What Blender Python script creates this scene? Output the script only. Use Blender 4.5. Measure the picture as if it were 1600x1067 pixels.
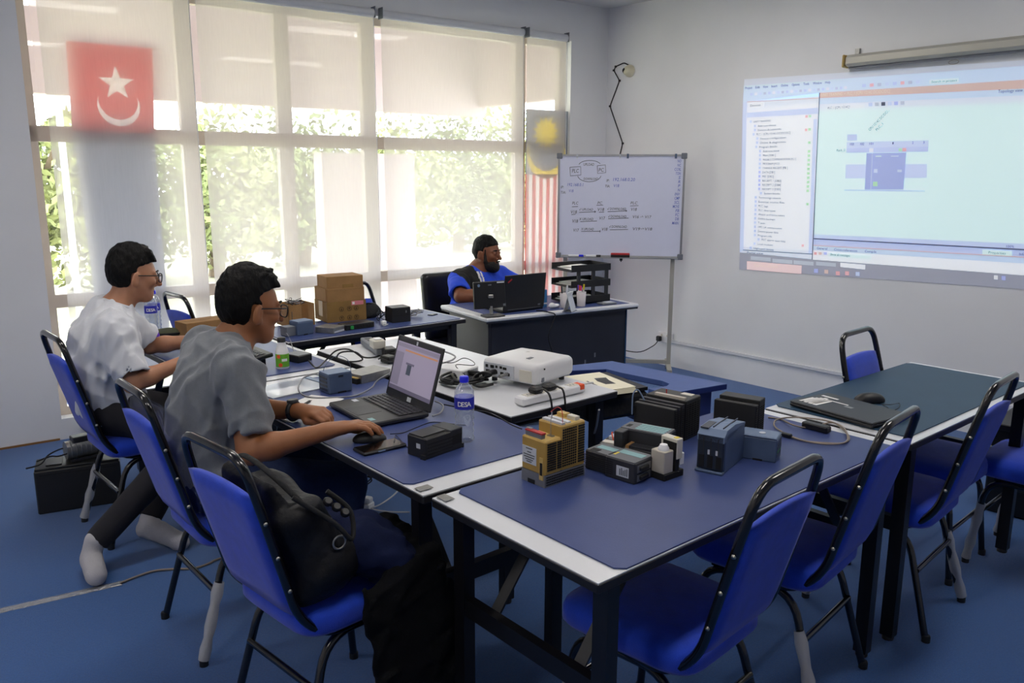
import bpy, bmesh, math, random
import numpy as np
from mathutils import Vector, Matrix, Euler
R = math.radians
PI = math.pi
random.seed(7)
scene = bpy.context.scene
for o in list(bpy.data.objects): bpy.data.objects.remove(o)
C = scene.collection

# ---------------------------------------------------------------- camera
F_PX, YAW, PITCH, ROLL, CAM_H = 1277.0, R(49.59), R(11.5), R(0.18), 1.6
fw = Vector((math.cos(YAW)*math.cos(PITCH), math.sin(YAW)*math.cos(PITCH), -math.sin(PITCH)))
rt0 = Vector((math.sin(YAW), -math.cos(YAW), 0)); up0 = rt0.cross(fw)
rt = rt0*math.cos(ROLL)+up0*math.sin(ROLL); up = -rt0*math.sin(ROLL)+up0*math.cos(ROLL)
cam_d = bpy.data.cameras.new('camera'); cam = bpy.data.objects.new('camera', cam_d); C.objects.link(cam)
cam_d.sensor_width = 36; cam_d.lens = 36*F_PX/1600; cam_d.clip_start = .05; cam_d.clip_end = 300
M = Matrix((rt, up, -fw)).transposed().to_4x4(); M.translation = (0, 0, CAM_H); cam.matrix_world = M
scene.camera = cam

# ---------------------------------------------------------------- sky (bright overcast), exposure
world = bpy.data.worlds.new('overcast_sky'); scene.world = world; world.use_nodes = True
wn = world.node_tree.nodes; wl = world.node_tree.links
wbg = wn['Background']; wbg.inputs[1].default_value = 12
tc = wn.new('ShaderNodeTexCoord'); nz = wn.new('ShaderNodeTexNoise'); nz.inputs['Scale'].default_value = 3
rp = wn.new('ShaderNodeValToRGB'); rp.color_ramp.elements[0].color = (.86, .93, 1, 1); rp.color_ramp.elements[1].color = (1, 1, 1, 1)
rp.color_ramp.elements[0].position = .35; rp.color_ramp.elements[1].position = .65
wl.new(tc.outputs['Generated'], nz.inputs['Vector']); wl.new(nz.outputs['Fac'], rp.inputs[0]); wl.new(rp.outputs[0], wbg.inputs[0])
scene.view_settings.view_transform = 'Standard'; scene.view_settings.look = 'None'
scene.view_settings.gamma = 1; scene.view_settings.use_curve_mapping = False
scene.view_settings.exposure = 0.0

# ---------------------------------------------------------------- pixels (1600x1067) to places
CAMP = Vector((0, 0, CAM_H))
def ray(x, y): return fw*F_PX + rt*(x-800) - up*(y-533.5)
def at(x, y, z=.75):
    d = ray(x, y); return CAMP + d*((z-CAM_H)/d.z)
def onX(x, y, X):
    d = ray(x, y); return CAMP + d*(X/d.x)
def onY(x, y, Y):
    d = ray(x, y); return CAMP + d*(Y/d.y)
def onP(x, y, p, n):
    d = ray(x, y); n = Vector(n); return CAMP + d*((Vector(p)-CAMP).dot(n)/d.dot(n))

# ---------------------------------------------------------------- materials
MATS = {}
def lin(c):
    if isinstance(c, str):
        c = [int(c[i:i+2], 16)/255 for i in (0, 2, 4)]
        c = [v/12.92 if v <= .04045 else ((v+.055)/1.055)**2.4 for v in c]
    return (*c[:3], 1)
def mat(name, col, rough=.5, metal=0, var=0, vscale=20, bump=0, bscale=60, stretch=None, emit=0, spec=.5, sheen=0, coat=0, alpha=1, trans=0, col2=None):
    if name in MATS: return MATS[name]
    m = bpy.data.materials.new(name); m.use_nodes = True; MATS[name] = m
    n = m.node_tree.nodes; l = m.node_tree.links; b = n['Principled BSDF']
    c = lin(col); b.inputs['Base Color'].default_value = c; b.inputs['Roughness'].default_value = rough
    b.inputs['Metallic'].default_value = metal; b.inputs['Specular IOR Level'].default_value = spec
    b.inputs['Sheen Weight'].default_value = sheen; b.inputs['Coat Weight'].default_value = coat; b.inputs['Coat Roughness'].default_value = .1
    b.inputs['Alpha'].default_value = alpha; b.inputs['Transmission Weight'].default_value = trans
    if emit: b.inputs['Emission Color'].default_value = c; b.inputs['Emission Strength'].default_value = emit
    if var or bump:
        t = n.new('ShaderNodeTexCoord'); mp = n.new('ShaderNodeMapping'); l.new(t.outputs['Object'], mp.inputs[0])
        if stretch: mp.inputs['Scale'].default_value = stretch
    if var:
        z = n.new('ShaderNodeTexNoise'); z.inputs['Scale'].default_value = vscale; z.inputs['Detail'].default_value = 5; l.new(mp.outputs[0], z.inputs['Vector'])
        r = n.new('ShaderNodeValToRGB'); e = r.color_ramp.elements
        d = lin(col2) if col2 else tuple(max(0, v*(1-var)) for v in c[:3])+(1,)
        u = c if col2 else tuple(min(1, v*(1+var)) for v in c[:3])+(1,)
        e[0].color = d; e[1].color = u; e[0].position = .3; e[1].position = .7
        l.new(z.outputs['Fac'], r.inputs[0]); l.new(r.outputs[0], b.inputs['Base Color'])
    if bump:
        z2 = n.new('ShaderNodeTexNoise'); z2.inputs['Scale'].default_value = bscale; z2.inputs['Detail'].default_value = 4; l.new(mp.outputs[0], z2.inputs['Vector'])
        bp = n.new('ShaderNodeBump'); bp.inputs['Strength'].default_value = bump; bp.inputs['Distance'].default_value = .01
        l.new(z2.outputs['Fac'], bp.inputs['Height']); l.new(bp.outputs[0], b.inputs['Normal'])
    return m

mat('wall_paint', 'E4E5E8', .75, var=.04, vscale=1.5, bump=.05, bscale=40)
mat('ceiling_paint', 'D8D8D8', .9, var=.02)
mat('carpet', '1B5699', .95, var=.22, vscale=160, bump=.5, bscale=420, sheen=.3)
mat('mat_blue', '3A487A', .42, var=.06, vscale=9, bump=.06, bscale=300, spec=.3)
mat('mat_teal', '27425A', .5, var=.06, vscale=9, bump=.06, bscale=300, spec=.3)
mat('laminate', 'D5D7DC', .35, var=.03, vscale=8)
mat('black_edge', '17161B', .5)
mat('black_steel', '100F14', .38, var=.1, vscale=30)
mat('tube_black', '0B0A0D', .22, coat=.5)
mat('chair_blue', '0A3DC2', .85, var=.1, vscale=30, bump=.25, bscale=350, sheen=.25)
mat('wrap', 'D8D8DC', .3, alpha=.55, bump=.6, bscale=60)
mat('screw_steel', 'B0ACA4', .3, metal=1)
mat('black_plastic', '131316', .45, var=.1, vscale=40)
mat('dark_plastic', '26272B', .45, var=.12, vscale=40)
mat('grey_plastic', '6F737B', .5, var=.06)
mat('white_plastic', 'E6E6E8', .35)
mat('offwhite', 'CFCBBF', .45)
mat('paper', 'F1F0EE', .8)
mat('paper_cream', 'ECE6CF', .8)
mat('cardboard', '9A7448', .85, var=.12, vscale=12, bump=.1, bscale=80)
mat('cardboard_dark', '8A6A38', .85, var=.12, vscale=12, bump=.1, bscale=80)
mat('tape_brown', '8A6235', .35)
mat('alu', 'B9BABD', .35, metal=.9, var=.05)
mat('steel', '9A9A98', .4, metal=.8, var=.1, vscale=50)
mat('cable_black', '0E0E11', .45)
mat('cable_grey', '8E8F93', .5)
mat('cable_beige', '8C7F72', .5)
mat('cable_white', 'C9C9C9', .5)
mat('red', 'B0262B', .5); mat('orange', 'E8541E', .5); mat('green', '2E9A4F', .5); mat('yellow', 'D9C22A', .5)
mat('blue_cap', '1A22E0', .4)
mat('glass_dark', '08090B', .08)

# ---------------------------------------------------------------- mesh builder
class MB:
    def __init__(s): s.v = []; s.f = []; s.sm = []
    def add(s, vs, fs, smooth=False, T=None):
        o = len(s.v)
        s.v += [tuple(T @ Vector(p)) if T is not None else tuple(p) for p in vs]
        s.f += [tuple(i+o for i in f) for f in fs]; s.sm += [smooth]*len(fs); return s
    def box(s, c, size, T=None, bev=0):
        x, y, z = [v/2 for v in size]; cx, cy, cz = c
        if bev:
            b = min(bev, x*.9, y*.9, z*.9)
            vs = []; 
            for sx in (-1, 1):
                for sy in (-1, 1):
                    for sz in (-1, 1):
                        vs += [(cx+sx*x, cy+sy*(y-b), cz+sz*(z-b)), (cx+sx*(x-b), cy+sy*y, cz+sz*(z-b)), (cx+sx*(x-b), cy+sy*(y-b), cz+sz*z)]
            def i(a, b_, c_, k): return ((a*2+b_)*2+c_)*3+k
            fs = []
            for a in (0, 1):
                fs.append([i(a,0,0,0), i(a,1,0,0), i(a,1,1,0), i(a,0,1,0)][::1 if a else -1])
                fs.append([i(0,a,0,1), i(0,a,1,1), i(1,a,1,1), i(1,a,0,1)][::1 if a else -1])
                fs.append([i(0,0,a,2), i(1,0,a,2), i(1,1,a,2), i(0,1,a,2)][::1 if a else -1])
                for b_ in (0, 1):
                    f = [i(a,b_,0,0), i(a,b_,0,1), i(a,b_,1,1), i(a,b_,1,0)]; fs.append(f[::1 if a == b_ else -1])
                    f = [i(a,0,b_,0), i(a,1,b_,0), i(a,1,b_,2), i(a,0,b_,2)]; fs.append(f[::1 if a == b_ else -1])
                    f = [i(0,a,b_,1), i(0,a,b_,2), i(1,a,b_,2), i(1,a,b_,1)]; fs.append(f[::1 if a == b_ else -1])
                    for c_ in (0, 1):
                        f = [i(a,b_,c_,0), i(a,b_,c_,1), i(a,b_,c_,2)]; fs.append(f[::1 if (a+b_+c_) % 2 else -1])
            return s.add(vs, fs, False, T)
        vs = [(cx+a*x, cy+b*y, cz+c_*z) for a in (-1, 1) for b in (-1, 1) for c_ in (-1, 1)]
        return s.add(vs, [(0,1,3,2), (4,6,7,5), (0,4,5,1), (2,3,7,6), (0,2,6,4), (1,5,7,3)], False, T)
    def tube(s, path, r, n=8, T=None, caps=True, flat=1.0):
        P = [Vector(p) for p in path]; rs = r if isinstance(r, (list, tuple)) else [r]*len(P)
        vs = []; fs = []; prev = None
        for k, p in enumerate(P):
            t = (P[min(k+1, len(P)-1)]-P[max(k-1, 0)])
            t = t.normalized() if t.length > 1e-9 else Vector((0, 0, 1))
            if prev is None:
                a = Vector((0, 0, 1)) if abs(t.z) < .9 else Vector((1, 0, 0)); u = (a-t*a.dot(t)).normalized()
            else: u = (prev-t*prev.dot(t)).normalized()
            prev = u; w = t.cross(u)
            for j in range(n):
                a = 2*PI*j/n; vs.append(p+u*math.cos(a)*rs[k]+w*math.sin(a)*rs[k]*flat)
        for k in range(len(P)-1):
            for j in range(n): fs.append((k*n+j, k*n+(j+1) % n, (k+1)*n+(j+1) % n, (k+1)*n+j))
        s.add(vs, fs, True, T)
        if caps: s.add(vs[:n][::-1], [tuple(range(n))], False, T); s.add(vs[-n:], [tuple(range(n))], False, T)
        return s
    def lathe(s, prof, n=20, T=None, smooth=True):
        vs = []; fs = []
        for r, z in prof:
            for j in range(n): a = 2*PI*j/n; vs.append((r*math.cos(a), r*math.sin(a), z))
        for k in range(len(prof)-1):
            for j in range(n): fs.append((k*n+j, k*n+(j+1) % n, (k+1)*n+(j+1) % n, (k+1)*n+j))
        s.add(vs, fs, smooth, T)
        if prof[0][0] > 1e-5: s.add(vs[:n][::-1], [tuple(range(n))], False, T)
        if prof[-1][0] > 1e-5: s.add(vs[-n:], [tuple(range(n))], False, T)
        return s
    def prism(s, poly, z0, z1, T=None):
        n = len(poly); vs = [(x, y, z0) for x, y in poly]+[(x, y, z1) for x, y in poly]
        fs = [tuple(range(n))[::-1], tuple(range(n, 2*n))]+[(i, (i+1) % n, n+(i+1) % n, n+i) for i in range(n)]
        return s.add(vs, fs, False, T)
    def build(s, name, m, parent=None, T=None):
        me = bpy.data.meshes.new(name); me.from_pydata(s.v, [], s.f); me.update()
        if any(s.sm): me.polygons.foreach_set('use_smooth', s.sm)
        me.materials.append(MATS[m] if isinstance(m, str) else m)
        o = bpy.data.objects.new(name, me); C.objects.link(o)
        if parent is not None: o.parent = parent
        if T is not None: o.matrix_local = T
        return o
def tag(o, label=None, cat=None, group=None, kind=None):
    if label: o['label'] = label
    if cat: o['category'] = cat
    if group: o['group'] = group
    if kind: o['kind'] = kind
    return o
def thing(name, label, cat, loc=(0, 0, 0), rz=0, group=None):
    o = bpy.data.objects.new(name, None); C.objects.link(o); o.empty_display_size = .05
    o.location = loc; o.rotation_euler = (0, 0, rz); return tag(o, label, cat, group)
def dup(root, loc, rz, label, group=None):
    def cp(o, par):
        c = o.copy(); C.objects.link(c); c.parent = par
        for ch in o.children: cp(ch, c)
        return c
    r = cp(root, None); r.location = loc; r.rotation_euler = (0, 0, rz); r['label'] = label
    if group: r['group'] = group
    return r
def bend(pts, rad, n=5):
    """polyline with rounded corners"""
    P = [Vector(p) for p in pts]; out = [P[0]]
    for i in range(1, len(P)-1):
        a = P[i-1]-P[i]; b = P[i+1]-P[i]; r = min(rad, a.length*.49, b.length*.49)
        p0 = P[i]+a.normalized()*r; p1 = P[i]+b.normalized()*r
        for k in range(n+1):
            t = k/n; out.append(p0*(1-t)**2+P[i]*2*t*(1-t)+p1*t*t)
    out.append(P[-1]); return out
def spline(pts, n=8):
    P = [Vector(p) for p in pts]; out = []
    for i in range(len(P)-1):
        p0 = P[max(i-1, 0)]; p1 = P[i]; p2 = P[i+1]; p3 = P[min(i+2, len(P)-1)]
        for k in range(n):
            t = k/n; out.append(.5*((2*p1)+(p2-p0)*t+(2*p0-5*p1+4*p2-p3)*t*t+(3*p1-p0-3*p2+p3)*t**3))
    out.append(P[-1]); return out
def TR(loc=(0, 0, 0), rx=0, ry=0, rz=0):
    return Matrix.Translation(loc) @ Euler((rx, ry, rz)).to_matrix().to_4x4()
def frame(o, x, y, z=None):
    """matrix with columns x, y, z at o"""
    x = Vector(x).normalized(); y = Vector(y); z = Vector(z).normalized() if z is not None else x.cross(y).normalized(); y = z.cross(x)
    m = Matrix((x, y, z)).transposed().to_4x4(); m.translation = o; return m
def text(name, body, size, m, parent, T, align='LEFT', shear=0, width=None, bold=0):
    cu = bpy.data.curves.new(name, 'FONT'); cu.body = body; cu.size = size; cu.align_x = align; cu.shear = shear; cu.resolution_u = 2; cu.offset = bold
    ob = bpy.data.objects.new(name, cu); C.objects.link(ob)
    dg = bpy.context.evaluated_depsgraph_get(); me = bpy.data.meshes.new_from_object(ob.evaluated_get(dg))
    bpy.data.objects.remove(ob); bpy.data.curves.remove(cu)
    me.name = name; me.materials.clear(); me.materials.append(MATS[m] if isinstance(m, str) else m)
    if width:
        xs = [v.co.x for v in me.vertices]
        if xs:
            w = max(xs)-min(xs); k = width/w if w > 0 else 1
            for v in me.vertices: v.co.x *= k
    o = bpy.data.objects.new(name, me); C.objects.link(o); o.parent = parent; o.matrix_local = T; return o
# ================================================================ ROOM
XP, YC, CEIL = 5.45, 5.13, 3.0                      # projection wall, far corner, ceiling height
WC = Vector((XP, YC, 0)); WD = (Vector((.9, 5.45, 0))-WC).normalized()     # window wall: runs from the corner towards WD
WN = Vector((WD.y, -WD.x, 0));  WN = WN if WN.y < 0 else -WN               # into the room
def onW(x, y, off=0): return onP(x, y, WC+WN*off, WN)
def wu(p): return (Vector(p)-WC).dot(WD)                                   # distance along the window wall from the corner
def WT(u, z=0, off=0): return WC+WD*u+WN*off+Vector((0, 0, z))
WM = frame(WC, WD, Vector((0, 0, 1)))                                      # local: x along wall, y up, z = normal
XL, YB = -2.6, -2.6
wl_end = (XL-XP)/WD.x
def struct(name, mb, m, kind='structure', label=None, parent=None):
    o = mb.build(name, m, parent)
    if parent is None: o['kind'] = kind
    if label: o['label'] = label
    return o
struct('floor', MB().box((1.4, 1.6, -.05), (9.6, 9.6, .1)), 'carpet', label='blue carpet covering the whole floor')
struct('ceiling', MB().box((1.4, 1.6, CEIL+.05), (9.6, 9.6, .1)), 'ceiling_paint', label='plain white ceiling of the room')
struct('wall_right', MB().box((XP+.1, 1.2, 1.5), (.2, 8.3, 3.2)), 'wall_paint', label='grey white wall carrying the projected picture')
struct('wall_left', MB().box((XL-.1, 1.4, 1.5), (.2, 9.5, 3.2)), 'wall_paint', label='grey white side wall out of view')
struct('wall_back', MB().box((1.4, YB-.1, 1.5), (9.2, .2, 3.2)), 'wall_paint', label='grey white wall behind the viewer')
# window opening in wall coordinates
U_L = wu(onW(60, 330)); U_R = wu(onW(890, 230)); Z_T = 2.70; Z_B = .13
wb = MB(); TH = .16
def wbox(u0, u1, z0, z1, t=TH): wb.add([WT(u, z, o) for u in (u0, u1) for o in (-t, 0) for z in (z0, z1)], [(0,1,3,2), (4,6,7,5), (0,4,5,1), (2,3,7,6), (0,2,6,4), (1,5,7,3)])
wbox(-.2, U_R, -.1, CEIL+.1); wbox(U_L, wl_end+.2, -.1, CEIL+.1); wbox(U_R, U_L, Z_T, CEIL+.1); wbox(U_R, U_L, -.1, Z_B)
struct('wall_window', wb, 'wall_paint', label='grey white wall with the wide window opening')
struct('baseboard_window', MB().add([WT(u, z, o) for u in (U_L+.02, wl_end) for o in (0, .006) for z in (0, .012)], [(0,1,3,2), (4,6,7,5), (0,4,5,1), (2,3,7,6), (0,2,6,4), (1,5,7,3)]), 'tape_brown', label='thin brown strip where wall meets carpet')

# window frame: mullions and panes
mat('frame_paint', 'CDBFB2', .5)
win = thing('window_1', None, None, WC); win['kind'] = 'structure'; win['label'] = 'wide aluminium window with pale frames behind the blinds'
def wbar(name, u0, u1, z0, z1, off=-.12, t=.06, m='frame_paint', par=None):
    mb = MB(); mb.add([WT(u, z, o)-WC for u in (u0, u1) for o in (off-t/2, off+t/2) for z in (z0, z1)], [(0,1,3,2), (4,6,7,5), (0,4,5,1), (2,3,7,6), (0,2,6,4), (1,5,7,3)])
    return mb.build(name, m, par or win)
mull = [wu(onW(x, 300, -.12)) for x in (302, 449, 578, 809)]
ms = [U_L]+mull+[U_R]
for u in mull: wbar('mullion', u-.05, u+.05, Z_B, Z_T)
wbar('mullion', U_L-.05, U_L, Z_B, Z_T); wbar('mullion', U_R, U_R+.05, Z_B, Z_T)
Z_M = 1.83; Z_M2 = .84
for a, b in zip(ms, ms[1:]):
    big = b > mull[2]-.01 and a > mull[2]+-.3
    wbar('transom', b+.05 if b != U_R else b, a-.05 if a != U_L else a, Z_M-.045, Z_M+.045)
    wbar('transom', b+.05, a-.05, Z_M2-.04, Z_M2+.04); wbar('transom', b+.05, a-.05, Z_B, Z_B+.05); wbar('transom', b+.05, a-.05, Z_T-.05, Z_T)
gm = mat('pane_glass', 'FFFFFF', 0.0)
nt = gm.node_tree; nt.nodes.clear(); out = nt.nodes.new('ShaderNodeOutputMaterial'); tb = nt.nodes.new('ShaderNodeBsdfTransparent'); gb = nt.nodes.new('ShaderNodeBsdfGlossy'); gb.inputs['Roughness'].default_value = .02
mx = nt.nodes.new('ShaderNodeMixShader'); mx.inputs[0].default_value = .06; tb.inputs[0].default_value = (.95, .97, .96, 1)
nt.links.new(tb.outputs[0], mx.inputs[1]); nt.links.new(gb.outputs[0], mx.inputs[2]); nt.links.new(mx.outputs[0], out.inputs[0])
for a, b in zip(ms, ms[1:]):
    for z0, z1 in ((Z_B+.05, Z_M2-.04), (Z_M2+.04, Z_M-.045), (Z_M+.045, Z_T-.05)):
        wbar('pane', b+.05, a-.05, z0, z1, t=.006, m='pane_glass')

# roller blinds: open-weave fabric
bm_ = bpy.data.materials.new('blind_weave'); bm_.use_nodes = True; MATS['blind_weave'] = bm_
nt = bm_.node_tree; nt.nodes.clear(); N = nt.nodes.new; L = nt.links.new
out = N('ShaderNodeOutputMaterial'); tb = N('ShaderNodeBsdfTransparent'); df = N('ShaderNodeBsdfDiffuse'); tl = N('ShaderNodeBsdfTranslucent')
df.inputs[0].default_value = lin('DAD4D0'); tl.inputs[0].default_value = lin('ECE6E3')
m1 = N('ShaderNodeMixShader'); m1.inputs[0].default_value = .45; L(df.outputs[0], m1.inputs[1]); L(tl.outputs[0], m1.inputs[2])
m2 = N('ShaderNodeMixShader'); tcn = N('ShaderNodeTexCoord'); mp = N('ShaderNodeMapping'); mp.inputs['Scale'].default_value = (40, 2, 40); nzn = N('ShaderNodeTexNoise'); nzn.inputs['Scale'].default_value = 4
L(tcn.outputs['Object'], mp.inputs[0]); L(mp.outputs[0], nzn.inputs['Vector']); mr = N('ShaderNodeMapRange'); mr.inputs['To Min'].default_value = .63; mr.inputs['To Max'].default_value = .71
L(nzn.outputs['Fac'], mr.inputs['Value']); L(mr.outputs[0], m2.inputs[0]); L(tb.outputs[0], m2.inputs[1]); L(m1.outputs[0], m2.inputs[2]); L(m2.outputs[0], out.inputs[0])
bx_px = [(62, 306), (313, 587), (597, 817), (823, 884)]
blabels = ['leftmost beige roller blind with the red and blue flag behind it', 'beige roller blind second from the left, widest view of trees',
           'beige roller blind behind the man in the blue shirt', 'narrow rightmost roller blind in front of the striped flag']
for i, (a, b) in enumerate(bx_px):
    u0 = wu(onW(a, 60 if i == 0 else 120, .03)); u1 = wu(onW(b, 150, .03)); um = (u0+u1)/2; w = abs(u0-u1)
    rb = thing('roller_blind', blabels[i], 'blind', WT(um, Z_B-.03, .0)+WN*.03, group='roller blinds over the window'); rb.matrix_world = frame(WT(um, Z_B-.06, .03), -WD, (0, 0, 1))
    H = Z_T-Z_B+.02
    nx, ny = 24, 2; vs = []; fs = []
    for jx in range(nx+1):
        for jy in range(ny+1):
            x = -w/2+w*jx/nx; vs.append((x, .02+(H)*jy/ny, .006*math.sin(x*9+i)*(1-jy/ny)))
    for jx in range(nx):
        for jy in range(ny): fs.append((jx*(ny+1)+jy, (jx+1)*(ny+1)+jy, (jx+1)*(ny+1)+jy+1, jx*(ny+1)+jy+1))
    MB().add(vs, fs, True).build('blind_fabric', 'blind_weave', rb)
    MB().tube([(-w/2, H+.05, 0), (w/2, H+.05, 0)], .03, 16).build('roller_tube', 'laminate', rb)
    MB().box((0, .01, 0), (w, .025, .014), bev=.004).build('bottom_bar', 'grey_plastic', rb)
    for sx in (-1, 1): MB().box((sx*(w/2-.001), H+.055, 0), (.003, .075, .07)).build('bracket', 'grey_plastic', rb)
    MB().tube([(w/2-.01, H+.03, .02), (w/2-.01, .9, .02)], .0025, 5).build('pull_chain', 'white_plastic', rb)

# flags hanging behind the blinds
mat('flag_red', 'D06461', .8, var=.05); mat('flag_navy', '7F8494', .8, var=.05); mat('flag_white', 'F4F4F4', .8); mat('flag_yellow', 'F0D648', .8)  # red and navy paled: the bright window veil is put into their colour
for q in ('flag_red', 'flag_navy', 'flag_white', 'flag_yellow'):
    nt = MATS[q].node_tree; b = nt.nodes['Principled BSDF']; tr = nt.nodes.new('ShaderNodeBsdfTranslucent'); tr.inputs[0].default_value = b.inputs['Base Color'].default_value
    mxs = nt.nodes.new('ShaderNodeMixShader'); mxs.inputs[0].default_value = .6; nt.links.new(b.outputs[0], mxs.inputs[1]); nt.links.new(tr.outputs[0], mxs.inputs[2]); nt.links.new(mxs.outputs[0], nt.nodes['Material Output'].inputs[0])
def flagT(px): return wu(onW(px, 300, -.04))
def fsheet(u0, u1, z0, z1, lean=0, amp=.008, o=0.0):
    mb = MB(); nx = 12; vs = []; fs = []
    for jx in range(nx+1):
        for k, z in enumerate((z0, z1)):
            t = jx/nx; u = u0+(u1-u0)*t; d = amp*math.sin(t*11+k)
            vs.append(WT(u+lean*(1-k)*(1-t), z, -.035+d+o)-WC)
    for jx in range(nx): fs.append((jx*2, jx*2+2, jx*2+3, jx*2+1))
    return mb.add(vs, fs, True)
def star_poly(n, ro, ri, rot=0): return [((ro if k % 2 == 0 else ri)*math.cos(rot+PI*k/n+PI/2), (ro if k % 2 == 0 else ri)*math.sin(rot+PI*k/n+PI/2)) for k in range(2*n)]
def crescent_poly(r, r2, off, n=24, ang=-PI/2):
    pts = []; x0 = (r*r-r2*r2+off*off)/(2*off); a1 = math.acos(max(-1, min(1, x0/r))); a2 = math.acos(max(-1, min(1, (x0-off)/r2)))
    for k in range(n+1): a = a1+(2*PI-2*a1)*k/n; pts.append((r*math.cos(a), r*math.sin(a)))
    for k in range(1, n): a = (2*PI-a2)-(2*PI-2*a2)*k/n; pts.append((off+r2*math.cos(a), r2*math.sin(a)))
    return [(x*math.cos(ang)-y*math.sin(ang), x*math.sin(ang)+y*math.cos(ang)) for x, y in pts]
def fill2d(polys):
    cu = bpy.data.curves.new('fill', 'CURVE'); cu.dimensions = '2D'; cu.fill_mode = 'BOTH'
    for poly in polys:
        sp_ = cu.splines.new('POLY'); sp_.points.add(len(poly)-1); sp_.use_cyclic_u = True
        for p_, q_ in zip(sp_.points, poly): p_.co = (q_[0], q_[1], 0, 1)
    ob = bpy.data.objects.new('fill', cu); C.objects.link(ob); me = bpy.data.meshes.new_from_object(ob.evaluated_get(bpy.context.evaluated_depsgraph_get()))
    bpy.data.objects.remove(ob); bpy.data.curves.remove(cu); return [v.co.copy() for v in me.vertices], [tuple(p.vertices) for p in me.polygons]
def wplate(name, polys, m, par, o=-.03):
    vs, fs = fill2d(polys); return MB().add([WT(-v.x, v.y, o)-WC for v in vs], fs).build(name, m, par)
def shift(poly, u, z): return [(x-u, y+z) for x, y in poly]
ppx = lambda x, y: onW(x, y, -.035)
fl = thing('hanging_flag', 'long flag, red top with white crescent and star, dark blue below', 'flag', WC)
zt = ppx(175, 70).z; zr = ppx(180, 207).z; u0, u1 = wu(ppx(110, 140)), wu(ppx(243, 140)); u0b = wu(ppx(122, 330)); u1b = wu(ppx(243, 330))
sc = (zt-zr)
ua, ub = (u0+u0b)/2, (u1+u1b)/2
p1 = ppx(182, 131); p2 = ppx(185, 160)
st = shift(star_poly(5, .20*sc, .08*sc), wu(p1), p1.z); cr = shift(crescent_poly(.235*sc, .215*sc, .055*sc, ang=PI/2), wu(p2), p2.z-.02)
wplate('red_field', [[(-u0, zt), (-u1, zt), (-ub, zr), (-ua, zr)], st, cr], 'flag_red', fl); wplate('star', [st], 'flag_white', fl); wplate('crescent', [cr], 'flag_white', fl)
fsheet(ua-.0, ub, .30, zr, lean=-.05).build('blue_field', 'flag_navy', fl)
fl = thing('hanging_flag', 'flag with yellow sun and crescent on blue above red and white stripes', 'flag', WC)
zt = ppx(850, 172).z; zr = ppx(850, 272).z; zb = .30; u0, u1 = wu(ppx(821, 230)), wu(ppx(886, 230))
p1 = ppx(852, 208); p2 = ppx(853, 240); st = shift(star_poly(14, .15, .09), wu(p1), p1.z); cr = shift(crescent_poly(.21, .185, .04, ang=PI/2), wu(p2), p2.z)
wplate('blue_canton', [[(-u0, zt), (-u1, zt), (-u1, zr), (-u0, zr)], st, cr], 'flag_navy', fl); wplate('sun', [st], 'flag_yellow', fl); wplate('crescent', [cr], 'flag_yellow', fl)
for k in range(12):
    a = u0+(u1-u0)*k/12; b = u0+(u1-u0)*(k+1)/12
    fsheet(a, b, zb, zr, amp=.001).build('stripe', 'flag_red' if k % 2 == 0 else 'flag_white', fl)

# ---- outside: ground, canopy, trees
mat('outside_ground', 'B4B096', .95, var=.2, vscale=.5); mat('canopy_paint', 'BFADAC', .8, var=.05, vscale=1)
mat('leaf_a', '6F7A48', .7, var=.3, vscale=3); mat('leaf_b', '868C58', .7, var=.3, vscale=3); mat('bark', '6B5B48', .9, var=.2)
og = MB().box((2, 35.5, -.5), (120, 60, .2)); struct('ground_outside', og, 'outside_ground', label='pale dry ground outside the window')
cp = thing('porch_canopy', 'pale concrete canopy with deep fascia seen outside through the blinds', 'canopy', WC)
def outbox(name, u0, u1, o0, o1, z0, z1, m='canopy_paint', par=cp):
    MB().add([WT(u, z, -o)-WC for u in (u0, u1) for o in (o0, o1) for z in (z0, z1)], [(0,1,3,2), (4,6,7,5), (0,4,5,1), (2,3,7,6), (0,2,6,4), (1,5,7,3)]).build(name, m, par)
def ou(x, y, o): p = onP(x, y, WC-WN*o, WN); return wu(p), p.z
uR = ou(758, 110, 2.6)[0]
z_f = ou(300, 158, 2.6)[1]
outbox('fascia', uR, 7.5, 2.6, 2.75, z_f, 3.3); outbox('soffit', uR-.3, 7.5, .3, 2.75, 3.2, 3.3); outbox('end_beam', uR-.02, uR+.1, .3, 2.6, z_f+.1, 3.2)
ux = ou(548, 300, 2.3)[0]
outbox('column', ux-.75, ux+.3, 2.3, 2.5, -.4, z_f-.45)
lp = thing('lamp_post', 'thin pale lamp post standing outside beyond the first blind', 'post', WT(*[ou(105, 300, 6)[0]], -.4, -6))
MB().tube([(0, 0, 0), (0, 0, 3.6)], .04, 8).build('pole', 'white_plastic', lp); MB().box((.2, 0, 3.6), (.5, .12, .06)).build('lamp_head', 'white_plastic', lp)
rng = np.random.default_rng(3)
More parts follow.
